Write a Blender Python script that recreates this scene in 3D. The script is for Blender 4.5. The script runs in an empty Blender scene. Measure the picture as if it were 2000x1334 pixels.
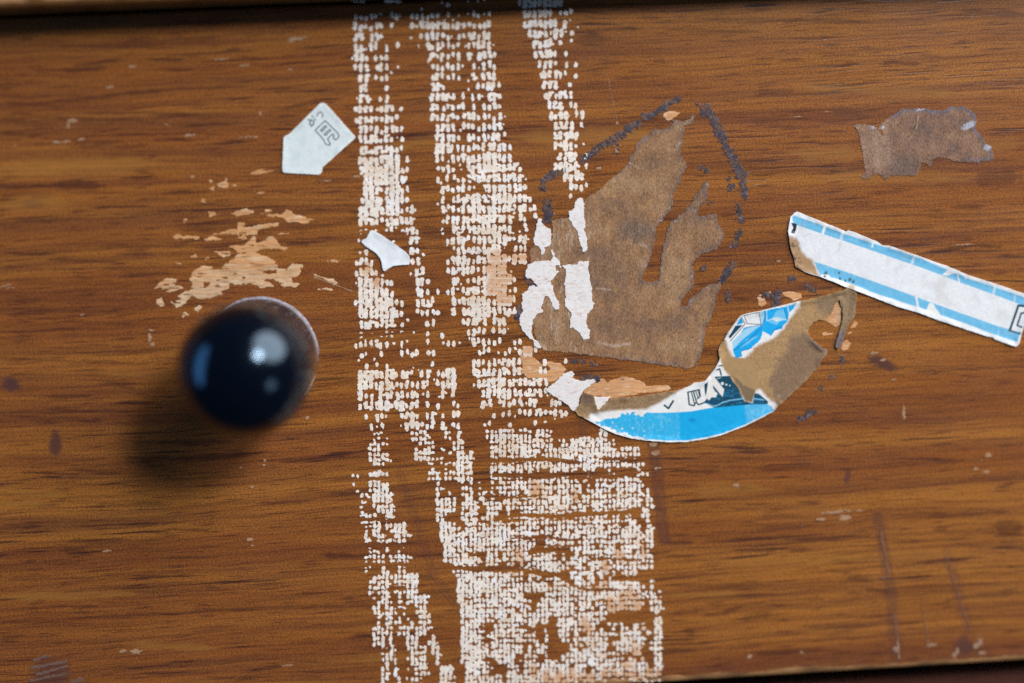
import bpy, math, re
import numpy as np
from mathutils import Matrix, Vector

# ------------------------------------------------------------------ camera
S = bpy.context.scene
D = 0.2778                       # camera to drawer front, metres
FPX = 2000 * 50.0 / 36.0         # focal length in photo pixels
FOOT = (869.0, 450.0)            # where the normal through the lens meets the drawer front
ROLL = 0.048

_a = np.array([(FOOT[0] - 1000) / FPX, -(FOOT[1] - 667) / FPX, -1.0]); _a /= np.linalg.norm(_a)
_b = np.array([math.cos(ROLL), math.sin(ROLL), 0.0]); _b -= _a * _b.dot(_a); _b /= np.linalg.norm(_b)
_c = np.cross(_b, _a)
M = np.stack([_b, _a, _c], axis=1)          # columns: world X, Y, Z seen in camera axes
CAMPOS = np.array([0.0, -D, 0.0])


def P(u, v):
    """photo pixel -> (x, z) on the drawer front (plane y = 0)"""
    u = np.asarray(u, float); v = np.asarray(v, float)
    d = np.stack([(u - 1000) / FPX, -(v - 667) / FPX, -np.ones_like(u)], axis=-1)
    w = d @ M
    t = D / w[..., 1]
    return w[..., 0] * t, w[..., 2] * t


cam = bpy.data.cameras.new('camera')
cam.lens = 50; cam.sensor_width = 36; cam.clip_start = 0.01; cam.clip_end = 20
cam.dof.use_dof = True
camo = bpy.data.objects.new('camera', cam)
S.collection.objects.link(camo)
camo.matrix_world = Matrix.Translation(CAMPOS) @ Matrix(M.T.tolist()).to_4x4()
S.camera = camo
_fx, _fz = P(1130, 600)
_fv = M @ (np.array([float(_fx), 0.0, float(_fz)]) - CAMPOS)
cam.dof.focus_distance = float(-_fv[2])
cam.dof.aperture_fstop = 2.0

# ------------------------------------------------------------------ light
W = bpy.data.worlds.new('World'); S.world = W; W.use_nodes = True
W.node_tree.nodes['Background'].inputs[0].default_value = (0.35, 0.60, 1.0, 1)
W.node_tree.nodes['Background'].inputs[1].default_value = 0.05


def area(name, loc, target, sx, sy, watts, col):
    l = bpy.data.lights.new(name, 'AREA'); l.shape = 'ELLIPSE'; l.size = sx; l.size_y = sy
    l.energy = watts; l.color = col
    o = bpy.data.objects.new(name, l); S.collection.objects.link(o)
    o.location = loc
    o.rotation_euler = (Vector(target) - Vector(loc)).to_track_quat('-Z', 'Y').to_euler()
    return o


area('window_light', (0.55, -0.90, 0.54), (0.0, 0, 0.0), 0.23, 0.27, 8.2, (1.0, 0.98, 0.96))
area('side_window_light', (-0.90, -0.26, 0.16), (0, 0, 0), 0.28, 0.95, 2.3, (0.20, 0.52, 1.0))
area('tall_window_light', (1.55, -0.80, 1.35), (0, 0, 0), 2.2, 2.0, 76.0, (1.0, 0.96, 0.925))
area('low_bounce_light', (0.74, -0.62, -0.42), (0, 0, 0), 0.24, 0.30, 0.5, (0.70, 0.86, 1.0))

S.view_settings.view_transform = 'Standard'
S.view_settings.look = 'None'
S.view_settings.gamma = 1
S.view_settings.use_curve_mapping = False
S.view_settings.exposure = 0.0
S.cycles.use_denoising = False

# ------------------------------------------------------------------ numeric helpers
_rng = np.random.default_rng(7)
_TAB = _rng.random((8, 256, 256))


def vnoise(x, y, k=0):
    x = np.asarray(x, float); y = np.asarray(y, float)
    xi = np.floor(x).astype(int); yi = np.floor(y).astype(int)
    fx = x - xi; fy = y - yi
    fx = fx * fx * (3 - 2 * fx); fy = fy * fy * (3 - 2 * fy)
    t = _TAB[k % 8]; x0 = xi & 255; x1 = (xi + 1) & 255; y0 = yi & 255; y1 = (yi + 1) & 255
    return (t[y0, x0] * (1 - fx) + t[y0, x1] * fx) * (1 - fy) + (t[y1, x0] * (1 - fx) + t[y1, x1] * fx) * fy


def fbm(x, y, k=0, oct=3):
    s = 0; a = 1; n = 0
    for i in range(oct):
        s = s + a * vnoise(x * 2 ** i + 17 * i, y * 2 ** i + 31 * i, k + i); n += a; a *= 0.5
    return s / n * 2 - 1          # about -1 .. 1


def sstep(a, b, x):
    t = np.clip((x - a) / (b - a), 0, 1)
    return t * t * (3 - 2 * t)


def sd_line(X, Y, pts):
    d = np.full(np.shape(X), 1e9)
    for (x0, y0), (x1, y1) in zip(pts[:-1], pts[1:]):
        ex, ey = x1 - x0, y1 - y0
        t = np.clip(((X - x0) * ex + (Y - y0) * ey) / max(ex * ex + ey * ey, 1e-9), 0, 1)
        d = np.minimum(d, (X - x0 - t * ex) ** 2 + (Y - y0 - t * ey) ** 2)
    return np.sqrt(d)


def sd_poly(X, Y, pts):
    pts = list(pts); q = pts + [pts[0]]
    d = sd_line(X, Y, q)
    ins = np.zeros(np.shape(X), bool)
    for (x0, y0), (x1, y1) in zip(q[:-1], q[1:]):
        if y0 == y1: continue
        c = ((y0 > Y) != (y1 > Y)) & (X < (x1 - x0) * (Y - y0) / (y1 - y0) + x0)
        ins ^= c
    return np.where(ins, -d, d)


def Z(ox, oy, s, pts):
    return [(ox + x / s, oy + y / s) for x, y in pts]


def lerp(c, k, w):
    return c * (1 - w[:, None]) + np.asarray(k)[None, :] * w[:, None]


# ------------------------------------------------------------------ scene helpers
def tag(o, label, cat, group=None):
    o['label'] = label; o['category'] = cat
    if group: o['group'] = group


def link(name, me, parent=None):
    o = bpy.data.objects.new(name, me); S.collection.objects.link(o)
    if parent: o.parent = parent
    return o


def raw_mesh(name, co, loops, sizes, col=None, smooth=None):
    me = bpy.data.meshes.new(name)
    me.vertices.add(len(co)); me.vertices.foreach_set('co', np.ascontiguousarray(co, np.float32).ravel())
    me.loops.add(len(loops)); me.loops.foreach_set('vertex_index', np.ascontiguousarray(loops, np.int32))
    me.polygons.add(len(sizes))
    st = np.zeros(len(sizes), np.int32); st[1:] = np.cumsum(sizes)[:-1]
    me.polygons.foreach_set('loop_start', st)
    if smooth is not None:
        me.polygons.foreach_set('use_smooth', np.ascontiguousarray(smooth, bool))
    me.update(calc_edges=True)
    if col is not None:
        at = me.color_attributes.new('Col', 'FLOAT_COLOR', 'POINT')
        c4 = np.ones((len(co), 4), np.float32); c4[:, :3] = col
        at.data.foreach_set('color', c4.ravel())
    return me


def sheet(name, bbox, res, field, color, mat, thick, lift=None, parent=None, floor=0.0):
    """thin real sheet lying on the drawer front: the region where field(u, v) < 0 (photo pixels),
    with its own thickness, edge walls and per-vertex colour; thick / lift in millimetres"""
    x0, y0, x1, y1 = bbox
    xs = np.arange(x0, x1 + res, res); ys = np.arange(y0, y1 + res, res)
    X, Y = np.meshgrid(xs, ys)
    F = field(X, Y).astype(float)
    F[0, :] = F[-1, :] = np.maximum(F[0, :], 1e-3).max() if False else 1e-3
    F[:, 0] = F[:, -1] = 1e-3
    F[np.abs(F) < 1e-6] = 1e-6
    H, Wd = F.shape; N = H * Wd
    idx = np.arange(N).reshape(H, Wd)
    ins = F < 0
    c = [ins[:-1, :-1], ins[:-1, 1:], ins[1:, 1:], ins[1:, :-1]]
    case = c[0] * 1 + c[1] * 2 + c[2] * 4 + c[3] * 8
    loops = []; sizes = []
    i0 = idx[:-1, :-1]
    for k in range(1, 16):
        m = case == k
        if not m.any(): continue
        b = i0[m]
        corner = [b, b + 1, b + Wd + 1, b + Wd]
        edge = [N + b, 2 * N + b + 1, N + b + Wd, 2 * N + b]
        poly = []
        for q in range(4):
            a_in = bool(k >> q & 1); b_in = bool(k >> ((q + 1) % 4) & 1)
            if a_in: poly.append(corner[q])
            if a_in != b_in: poly.append(edge[q])
        poly = np.stack(poly[::-1], axis=1)
        loops.append(poly.ravel()); sizes.append(np.full(len(b), poly.shape[1]))
    if not loops:
        raise RuntimeError('empty sheet ' + name)
    lp = np.concatenate(loops); sz = np.concatenate(sizes)
    used, inv = np.unique(lp, return_inverse=True)
    Ff = F.ravel(); Xf = X.ravel(); Yf = Y.ravel()
    base = used % N; kind = used // N
    other = np.where(kind == 1, base + 1, np.where(kind == 2, base + Wd, base))
    other = np.minimum(other, N - 1)
    f0 = Ff[base]; f1 = Ff[other]
    t = np.where(kind == 0, 0, f0 / np.where(np.abs(f0 - f1) < 1e-12, 1, f0 - f1))
    u = Xf[base] * (1 - t) + Xf[other] * t; v = Yf[base] * (1 - t) + Yf[other] * t
    wx, wz = P(u, v)
    h = np.full(len(u), thick)
    if lift is not None: h = h + lift(u, v)
    co = np.stack([wx, -h * 1e-3, wz], axis=1)
    col = np.clip(color(u, v), 0, 1)
    # boundary walls
    st = np.zeros(len(sz), int); st[1:] = np.cumsum(sz)[:-1]
    nxt = np.arange(len(inv)) + 1
    last = st + sz - 1
    nxt[last] = st
    A = inv; B = inv[nxt]
    key = np.minimum(A, B).astype(np.int64) * len(used) + np.maximum(A, B)
    uq, first, cnt = np.unique(key, return_index=True, return_counts=True)
    be = first[cnt == 1]
    ea, eb = A[be], B[be]
    bv, binv = np.unique(np.concatenate([ea, eb]), return_inverse=True)
    nb = len(bv); ia = binv[:len(ea)] + len(co); ib = binv[len(ea):] + len(co)
    low = co[bv].copy(); low[:, 1] = -floor * 1e-3 + 5e-6
    quads = np.stack([eb, ea, ia, ib], axis=1)
    co = np.concatenate([co, low]); col = np.concatenate([col, col[bv]])
    lp2 = np.concatenate([inv, quads.ravel()]); sz2 = np.concatenate([sz, np.full(len(quads), 4)])
    me = raw_mesh(name, co, lp2, sz2, col)
    me.materials.append(mat)
    return link(name, me, parent)


# ------------------------------------------------------------------ materials
def nodes_of(name):
    m = bpy.data.materials.new(name); m.use_nodes = True
    return m, m.node_tree.nodes, m.node_tree.links, m.node_tree.nodes['Principled BSDF']


class G:
    """tiny node-graph helper"""
    def __init__(s, name):
        s.m, s.n, s.l, s.b = nodes_of(name)

    def node(s, t, **kw):
        x = s.n.new(t)
        for k, v in kw.items(): setattr(x, k, v)
        return x

    def put(s, sock, val):
        if hasattr(val, 'is_linked') or hasattr(val, 'links'): s.l.new(val, sock)
        else: sock.default_value = val

    def math(s, op, a, b=0.0, c=None, clamp=False):
        x = s.node('ShaderNodeMath', operation=op, use_clamp=clamp)
        s.put(x.inputs[0], a); s.put(x.inputs[1], b)
        if c is not None: s.put(x.inputs[2], c)
        return x.outputs[0]

    def noise(s, vec, scale=1.0, detail=2.0, rough=0.5, dist=0.0):
        x = s.node('ShaderNodeTexNoise')
        s.l.new(vec, x.inputs['Vector']); x.inputs['Scale'].default_value = scale
        x.inputs['Detail'].default_value = detail; x.inputs['Roughness'].default_value = rough
        x.inputs['Distortion'].default_value = dist
        return x.outputs['Fac']

    def rng(s, v, a, b, c=0.0, d=1.0):
        x = s.node('ShaderNodeMapRange', interpolation_type='SMOOTHSTEP')
        s.put(x.inputs['Value'], v)
        for k, q in zip(('From Min', 'From Max', 'To Min', 'To Max'), (a, b, c, d)): x.inputs[k].default_value = q
        return x.outputs['Result']

    def mix(s, f, a, b, blend='MIX'):
        x = s.node('ShaderNodeMix', data_type='RGBA', blend_type=blend)
        s.put(x.inputs['Factor'], f)
        s.put(x.inputs['A'], a if not isinstance(a, tuple) else a + (1,))
        s.put(x.inputs['B'], b if not isinstance(b, tuple) else b + (1,))
        return x.outputs['Result']

    def scaled(s, vec, sc, off=(0, 0, 0)):
        x = s.node('ShaderNodeMapping'); s.l.new(vec, x.inputs['Vector'])
        x.inputs['Scale'].default_value = sc; x.inputs['Location'].default_value = off
        return x.outputs['Vector']

    def bump(s, h, strength, dist):
        x = s.node('ShaderNodeBump'); s.l.new(h, x.inputs['Height'])
        x.inputs['Strength'].default_value = strength; x.inputs['Distance'].default_value = dist
        s.l.new(x.outputs['Normal'], s.b.inputs['Normal'])


def mat_sheet(name, rough, spec, n_scale, n_amt, aniso=(1, 1, 1), bump=0.3, bdist=5e-5, detail=3):
    """printed / torn paper, glue, bare wood: colour comes from the sheet, fibres from noise"""
    g = G(name)
    at = g.node('ShaderNodeAttribute', attribute_name='Col')
    tc = g.node('ShaderNodeTexCoord').outputs['Object']
    n1 = g.noise(g.scaled(tc, aniso), n_scale, detail, 0.65)
    n2 = g.noise(g.scaled(tc, aniso), n_scale * 0.16, 3, 0.6)
    k = g.math('ADD', g.rng(n1, 0.25, 0.75, 1 - n_amt, 1 + n_amt), g.rng(n2, 0.25, 0.75, -n_amt * .45, n_amt * .45))
    mul = g.node('ShaderNodeVectorMath', operation='SCALE')
    g.l.new(at.outputs['Color'], mul.inputs[0]); g.l.new(k, mul.inputs['Scale'])
    g.l.new(mul.outputs['Vector'], g.b.inputs['Base Color'])
    g.b.inputs['Roughness'].default_value = rough
    g.b.inputs['Specular IOR Level'].default_value = spec
    g.bump(n1, bump, bdist)
    return g.m


M_white = mat_sheet('coated_paper', 0.6, 0.2, 900, 0.05, bump=0.25, bdist=6e-5)
M_print = mat_sheet('printed_paper', 0.55, 0.25, 1800, 0.06, bump=0.3, bdist=4e-5)
M_brown = mat_sheet('torn_paper_backing', 0.85, 0.15, 2600, 0.42, aniso=(1.5, 1, 0.7), bump=0.6, bdist=6e-5)
M_bare = mat_sheet('bare_wood', 0.75, 0.2, 1700, 0.24, aniso=(0.22, 1, 1.5), bump=0.5, bdist=6e-5)
M_peel = mat_sheet('peeled_paper_layer', 0.8, 0.2, 1500, 0.07, aniso=(0.7, 1, 1.2), bump=0.4)
M_tape = mat_sheet('tape_residue', 0.8, 0.2, 1500, 0.10, bump=0.4, bdist=5e-5)
M_glue = mat_sheet('dried_glue', 0.5, 0.35, 2200, 0.45, bump=0.35, bdist=5e-5)
M_mark = mat_sheet('scuff', 0.35, 0.5, 1500, 0.2, aniso=(0.5, 1, 1))


def mat_wood(name, c_light, c_mid, c_dark, c_pore, attr=True, rough=0.36, spec=0.24):
    g = G(name)
    tc = g.node('ShaderNodeTexCoord').outputs['Object']
    sep = g.node('ShaderNodeSeparateXYZ'); g.l.new(tc, sep.inputs[0])
    warp = g.noise(g.scaled(tc, (7, 7, 24)), 1.0, 3, 0.5)
    warp2 = g.noise(g.scaled(tc, (45, 45, 160)), 1.0, 2, 0.5)
    zz = g.math('ADD', sep.outputs['Z'], g.math('ADD', g.math('MULTIPLY', warp, 0.0075), g.math('MULTIPLY', warp2, 0.0008)))
    comb = g.node('ShaderNodeCombineXYZ')
    g.l.new(sep.outputs['X'], comb.inputs[0]); g.l.new(sep.outputs['Y'], comb.inputs[1]); g.l.new(zz, comb.inputs[2])
    v = comb.outputs[0]
    band = g.noise(g.scaled(v, (5, 5, 150)), 1.0, 4, 0.55)
    band2 = g.noise(g.scaled(v, (9, 9, 380), (3, 1, 5)), 1.0, 5, 0.6)
    fine = g.noise(g.scaled(v, (26, 26, 1500), (1, 7, 2)), 1.0, 4, 0.65)
    pore = g.noise(g.scaled(v, (58, 58, 1300), (9, 2, 4)), 1.0, 3, 0.55)
    pore2 = g.noise(g.scaled(v, (150, 150, 2700), (4, 4, 9)), 1.0, 2, 0.5)
    pmask = g.noise(g.scaled(v, (16, 16, 170), (2, 8, 1)), 1.0, 2, 0.5)
    speck = g.noise(g.scaled(tc, (0.8, 1, 1.2)), 3300, 1, 0.5)
    col = g.mix(g.rng(band, 0.36, 0.62), c_light, c_mid)
    col = g.mix(g.rng(band2, 0.44, 0.68, 0, 0.68), col, c_dark)
    col = g.mix(g.rng(fine, 0.42, 0.68, 0, 0.60), col, c_dark)
    pm = g.math('MULTIPLY', g.rng(pore, 0.55, 0.65), g.rng(pmask, 0.40, 0.58))
    col = g.mix(g.math('MULTIPLY', pm, 0.75), col, c_pore)
    col = g.mix(g.rng(pore2, 0.57, 0.66, 0, 0.55), col, c_pore)
    col = g.mix(g.rng(pore2, 0.42, 0.30, 0, 0.25), col, c_light)
    mul = g.node('ShaderNodeVectorMath', operation='SCALE')
    g.l.new(col, mul.inputs[0]); g.l.new(g.rng(speck, 0.25, 0.75, 0.66, 1.36), mul.inputs['Scale'])
    col = mul.outputs['Vector']
    if attr:
        at = g.node('ShaderNodeAttribute', attribute_name='Col')
        s2 = g.node('ShaderNodeSeparateColor'); g.l.new(at.outputs['Color'], s2.inputs[0])
        col = g.mix(g.math('MULTIPLY', s2.outputs['Red'], 0.82), col, c_pore)                       # dark grain lines
        col = g.mix(s2.outputs['Green'], col, (0.085, 0.036, 0.032))      # plum-brown stains
        col = g.mix(s2.outputs['Blue'], col, (0.36, 0.165, 0.036))        # honey bands
    g.l.new(col, g.b.inputs['Base Color'])
    g.l.new(g.rng(warp2, 0.2, 0.8, rough - 0.05, rough + 0.08), g.b.inputs['Roughness'])
    g.b.inputs['Specular IOR Level'].default_value = spec
    g.bump(g.math('SUBTRACT', g.math('MULTIPLY', fine, 0.4), pm), 0.35, 5e-5)
    return g.m


M_wood = mat_wood('wood_grain_laminate', (0.348, 0.132, 0.026), (0.252, 0.083, 0.020), (0.122, 0.039, 0.018), (0.038, 0.013, 0.013))
M_rail = mat_wood('rail_wood', (0.30, 0.155, 0.035), (0.22, 0.10, 0.03), (0.14, 0.055, 0.02), (0.06, 0.02, 0.01), attr=False)
M_redwood = mat_wood('red_brown_rail_wood', (0.14, 0.045, 0.025), (0.10, 0.032, 0.02), (0.06, 0.018, 0.012), (0.03, 0.01, 0.008), attr=False, rough=0.6, spec=0.08)

# ------------------------------------------------------------------ the drawer
def proj(x, y, z):
    p = np.stack([x, y + D, z], axis=-1) @ M.T
    return 1000 - FPX * p[..., 0] / p[..., 2], 667 + FPX * p[..., 1] / p[..., 2]


ZT, ZB = 0.0442, -0.0925
drawer = link('drawer', None)
drawer.location = (0, 0, 0)
tag(drawer, 'worn brown wood-grain drawer with a round black knob', 'drawer')

DARK = [  # grain lines: u0, v0, u1, v1, half thickness, strength
    (0,203,120,198,3,.6),(95,197,225,187,3,.8),(200,188,330,176,2.5,.9),(330,176,470,168,2,.7),(125,134,200,131,1.8,.8),
    (150,126,245,118,2,.8),(305,118,360,115,2,.8),(340,108,520,97,2,.6),(440,100,470,95,4,.7),(330,75,610,63,1.3,.5),
    (0,190,110,186,2,.5),(190,218,380,222,1.8,.7),(0,232,60,230,3,.5),(90,231,270,233,2,.6),(20,218,55,221,2,.7),
    (545,180,700,176,1.6,.6),(90,271,240,279,2,.7),(0,260,90,267,1.5,.6),(290,273,420,272,1.6,.5),(330,265,400,258,2.2,.6),
    (230,290,290,285,3,.6),(150,287,210,282,2.5,.6),(105,360,200,362,6,.75),(0,366,110,364,3,.6),(140,374,235,374,1.5,.8),
    (320,377,420,376,2,.6),(0,380,20,381,1.5,.8),(10,389,35,388,1.5,.8),(60,388,95,387,1.5,.6),(625,352,690,349,4,.6),
    (0,494,95,497,2.2,.9),(100,506,235,514,2,.85),(190,480,310,479,3,.5),(235,497,295,498,2,.8),(240,490,290,489,1.2,.6),
    (560,478,610,478,2.5,.9),(320,475,370,474,1.5,.6),(0,550,300,553,4,.35),(0,640,330,632,4,.4),(210,633,260,634,3,.7),
    (0,700,290,712,2,.6),(200,750,260,748,4,.5),(230,757,265,757,2,.7),(0,805,260,803,2.5,.5),(0,810,190,825,3,.4),
    (240,864,460,864,2,.7),(620,756,700,740,1.8,.7),(235,893,340,893,2.5,.9),(330,897,500,888,4,.8),(490,902,700,893,2,.75),
    (0,890,110,893,4,.4),(140,915,240,925,3,.6),(70,987,110,985,4,.7),(200,985,330,988,3,.5),(270,985,330,982,2.5,.6),
    (500,982,600,978,2.5,.7),(0,1030,60,1030,2,.5),(330,1034,420,1036,2.5,.8),(130,1057,250,1056,5,.7),(240,1058,340,1050,2,.5),
    (120,1075,175,1083,6,.6),(320,1090,420,1088,2,.6),(0,1125,200,1130,2.5,.5),(630,1082,700,1088,4,.85),(150,1188,185,1185,3,.7),
    (170,1205,350,1196,3,.6),(350,1195,700,1183,3.5,.55),(0,1215,170,1212,3,.4),(0,1245,60,1243,2.5,.6),(380,1235,450,1222,2.5,.5),
    (765,266,855,260,2.5,.85),(890,255,1000,250,2.5,.8),(1000,249,1070,246,2,.8),(1125,243,1215,240,1.8,.8),(1240,236,1290,232,2,.6),
    (1245,254,1300,250,2,.7),(790,305,860,299,4,.4),(800,366,850,362,2,.7),(830,373,880,369,1.5,.7),(820,456,895,452,2.5,.8),
    (845,486,910,483,2,.7),(830,463,880,466,1.2,.5),(770,560,870,565,6,.45),(780,620,880,612,5,.5),(690,700,780,697,2,.5),
    (910,698,960,690,2,.7),(820,708,900,708,2,.6),(900,757,960,750,2.5,.5),(815,867,850,865,2.5,.9),(930,862,990,858,2,.7),
    (770,978,900,970,1.8,.8),(690,1088,720,1085,4,.8),(815,1086,880,1083,3,.9),(810,1127,850,1130,3,.7),(820,1160,900,1155,2,.5),
    (690,1180,730,1182,4,.5),(680,1246,740,1240,5,.6),(700,1266,740,1264,1.5,.6),(1138,72,1170,70,3,.8),(1155,60,1240,57,3,.6),
    (1120,83,1190,78,6,.5),(1250,34,1290,33,3,.6),(1170,124,1210,122,2,.6),(1275,118,1300,122,3,.6),(1210,150,1290,146,2,.5),
    (1330,35,1700,42,4,.5),(1300,60,1480,62,5,.4),(1530,116,1560,116,2,.7),(1610,110,1670,108,2.5,.6),(1720,124,1800,122,4,.8),
    (1650,121,1670,123,2,.5),(1795,107,1830,110,3,.5),(1870,20,2000,30,6,.6),(1475,178,1560,178,2,.6),(1480,182,1550,184,2,.5),
    (1620,210,1690,228,8,.40),(1490,246,1560,248,2,.6),(1570,250,1600,248,1.5,.6),(1560,267,1585,265,2,.6),(1605,280,1680,274,1.6,.7),
    (1340,290,1390,290,1.6,.5),(1620,389,1680,384,2.5,.8),(1665,396,1700,398,3,.5),(1700,378,1770,372,3,.5),(1860,404,1920,402,3,.7),
    (1900,350,1990,345,14,.55),(1950,258,2000,257,3,.6),(1800,495,1900,480,3.5,.85),(1900,480,1960,484,3,.8),(1960,500,2000,503,3,.6),
    (1370,555,1500,548,3,.7),(1430,520,1540,512,3,.6),(1410,585,1480,578,3,.6),(1390,870,1600,875,2,.5),(1335,925,1400,918,3,.7),
    (1345,912,1410,911,2,.6),(1480,915,1590,915,4,.5),(1300,1062,1360,1060,3,.8),(1360,1060,1500,1050,2.5,.7),(1540,1054,1690,1048,3,.7),
    (1540,1075,1580,1073,4,.7),(1480,1008,1560,1007,3,.5),(1470,1025,1580,1027,4,.4),(1660,1022,1700,1013,2,.5),(1940,1028,2000,1030,9,.6),
    (1780,1000,1860,1005,2,.5),(1830,1010,1980,995,2.5,.6),(1300,1084,1360,1086,3,.5),(1700,1055,1800,1055,4,.4),(1850,1170,2000,1155,4,.6),
    (1820,1180,1860,1176,2.5,.6),(1300,1145,1500,1140,3,.5),(1650,1130,1700,1133,3,.8),(1690,1150,1740,1158,4,.6),(1410,1197,1450,1185,5,.6),
    (1445,1210,1510,1202,4,.6),(1310,1200,1370,1193,3,.6),(1335,1234,1355,1234,4,.7),(1570,1225,1700,1225,5,.45),(1460,1280,1620,1268,3,.6),
    (1750,1220,1800,1217,2,.7),(0,585,280,590,3,.4),(300,700,355,702,2,.5),(0,600,250,612,2.5,.35),(620,540,690,545,5,.5),(330,445,640,440,9,.4)]
HONEY = [(0,330,300,320,18,.4),(0,400,140,395,14,.4),(1000,270,1300,262,14,.45),(0,985,100,983,5,.55),(1300,1165,1450,1160,5,.5),
         (1350,960,1500,955,10,.4),(760,285,860,275,12,.4),(1550,300,1680,300,14,.4),(1850,290,2000,280,14,.35),(1560,170,1900,185,8,.35),
         (0,1165,260,1160,7,.5),(250,1260,420,1268,8,.45),(690,1290,900,1280,10,.3),(0,960,140,970,4,.4),(200,730,350,735,6,.3),
         (1600,345,1900,350,10,.3),(350,745,700,735,6,.25),(600,490,700,480,10,.3),(1400,1100,1900,1080,8,.25)]
STAIN = [  # u, v, ru, rv, tilt, strength
    (20,750,22,19,0,.95),(108,868,14,34,0,.85),(1722,708,34,13,.45,.9),(1655,932,8,20,.2,.7),(1885,1262,26,22,0,.75),(100,1316,46,34,0,.7),
    (1575,560,26,10,-.2,.55),(1518,588,16,22,0,.6),(1490,582,20,8,0,.5),(570,620,60,18,.3,.35),(60,398,26,10,0,.55),(1560,900,20,6,0,.3)]
BANDS = [([(1276,868),(1284,930),(1297,1052)],13,.5),([(1715,1012),(1738,1140),(1752,1292)],12,.42),([(1135,806),(1140,870)],9,.3),
         ([(700,500),(706,900)],4,.0),([(780,920),(850,1130),(905,1200)],9,.22),([(1850,1080),(1872,1160),(1893,1235)],12,.25)]

xs = np.concatenate([[-0.150], np.arange(-0.092, 0.1265, 0.00034), [0.185]])
zi = np.arange(ZT - 0.0006, ZB + 0.0006, -0.00034); zi[-1] = ZB + 0.0006
pz = np.concatenate([[ZT, ZT, ZT - 0.0002], zi, [ZB + 0.0002, ZB, ZB]])
py = np.concatenate([[0.018, 0.0006, 0.0002], np.zeros(len(zi)), [0.0002, 0.0006, 0.018]])
XX, ZZ = np.meshgrid(xs, pz); YY = np.repeat(py[:, None], len(xs), axis=1)
U, V = proj(XX, YY, ZZ)
wob = fbm(U / 70, V / 16, 1) * 5 + fbm(U / 14, V / 7, 2) * 1.6
thin = 0.55 + 0.6 * vnoise(U / 16, V / 9, 4)
r = np.zeros_like(U); gch = np.zeros_like(U); bch = np.zeros_like(U)


def _win(u0, u1, v0, v1, m):
    return np.nonzero(((V >= v0 - m) & (V <= v1 + m)).any(1))[0], np.nonzero(((U >= u0 - m) & (U <= u1 + m)).any(0))[0]


def streak(dst, u0, v0, u1, v1, h, s, soft):
    ri, ci = _win(min(u0, u1), max(u0, u1), min(v0, v1), max(v0, v1), h * 3 + 10)
    if len(ri) == 0 or len(ci) == 0: return
    sl = np.s_[ri[0]:ri[-1] + 1, ci[0]:ci[-1] + 1]
    u = U[sl]; v = V[sl]
    t = np.clip((u - u0) / (u1 - u0), 0, 1)
    dv = np.abs(v - (v0 + (v1 - v0) * t) - wob[sl] * 0.8)
    over = np.maximum(np.maximum(u0 - u, u - u1), 0)
    taper = np.clip(np.minimum(t, 1 - t) * 6, 0.25, 1)
    hh = h * taper * thin[sl] * 1.25
    w = s * (1 - sstep(hh * soft, hh * 1.5 + 1.0, dv)) * (1 - sstep(0, 14, over))
    dst[sl] = np.maximum(dst[sl], w)


for q in DARK: streak(r, *q, 0.3)
for q in HONEY: streak(bch, *q, 0.0)
for (u, v, ru, rv, tl, s) in STAIN:
    ca, sa = math.cos(tl), math.sin(tl)
    du = (U - u) * ca + (V - v) * sa; dv = -(U - u) * sa + (V - v) * ca
    q = np.sqrt((du / ru) ** 2 + (dv / rv) ** 2) + fbm(U / 12, V / 9, 3) * 0.35
    gch = np.maximum(gch, s * (1 - sstep(0.45, 1.1, q)))
for pts, h, s in BANDS:
    d = sd_line(U, V, pts) + fbm(U / 10, V / 14, 5) * 3
    gch = np.maximum(gch, s * (1 - sstep(h * .7, h * 1.15, d)) * (0.7 + 0.5 * vnoise(U / 9, V / 9, 2)))
# uneven darkening towards both long edges
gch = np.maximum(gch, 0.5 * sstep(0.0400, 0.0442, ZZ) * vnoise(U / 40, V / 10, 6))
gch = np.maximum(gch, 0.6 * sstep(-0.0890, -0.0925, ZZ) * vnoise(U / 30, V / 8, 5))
r *= 0.92
nr, nc = XX.shape
idx = np.arange(nr * nc).reshape(nr, nc)
q = np.stack([idx[:-1, :-1], idx[1:, :-1], idx[1:, 1:], idx[:-1, 1:]], axis=-1).reshape(-1, 4)
me = raw_mesh('front_panel', np.stack([XX, YY, ZZ], -1).reshape(-1, 3), q.ravel(), np.full(len(q), 4),
              np.stack([r, gch, bch], -1).reshape(-1, 3), np.ones(len(q), bool))
me.materials.append(M_wood)
panel = link('front_panel', me, drawer)


# ------------------------------------------------------------------ cabinet rails above and below
def rail(name, x0, x1, y0, y1, z0, z1, bev, mat, parent, wear):
    """long bar with a rounded, slightly uneven front lower edge"""
    n = 420
    xx = np.linspace(x0, x1, n)
    prof = [(y1, z0), (y0 + bev, z0), (y0 + bev * .3, z0 + bev * .3), (y0, z0 + bev), (y0, z1 - bev), (y0 + bev, z1), (y1, z1)]
    rows = []
    for k, (y, z) in enumerate(prof):
        jit = (fbm(xx * 220, xx * 0 + k * 0.4, k) * wear) if k in (1, 2, 3) else 0 * xx
        rows.append(np.stack([xx, y + jit, z + jit * .6], -1))
    co = np.stack(rows, 0); nr_, nc_ = co.shape[:2]
    ii = np.arange(nr_ * nc_).reshape(nr_, nc_)
    qq = np.stack([ii[:-1, :-1], ii[:-1, 1:], ii[1:, 1:], ii[1:, :-1]], axis=-1).reshape(-1, 4)
    m_ = raw_mesh(name, co.reshape(-1, 3), qq.ravel(), np.full(len(qq), 4))
    m_.materials.append(mat)
    return link(name, m_, parent)


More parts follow.
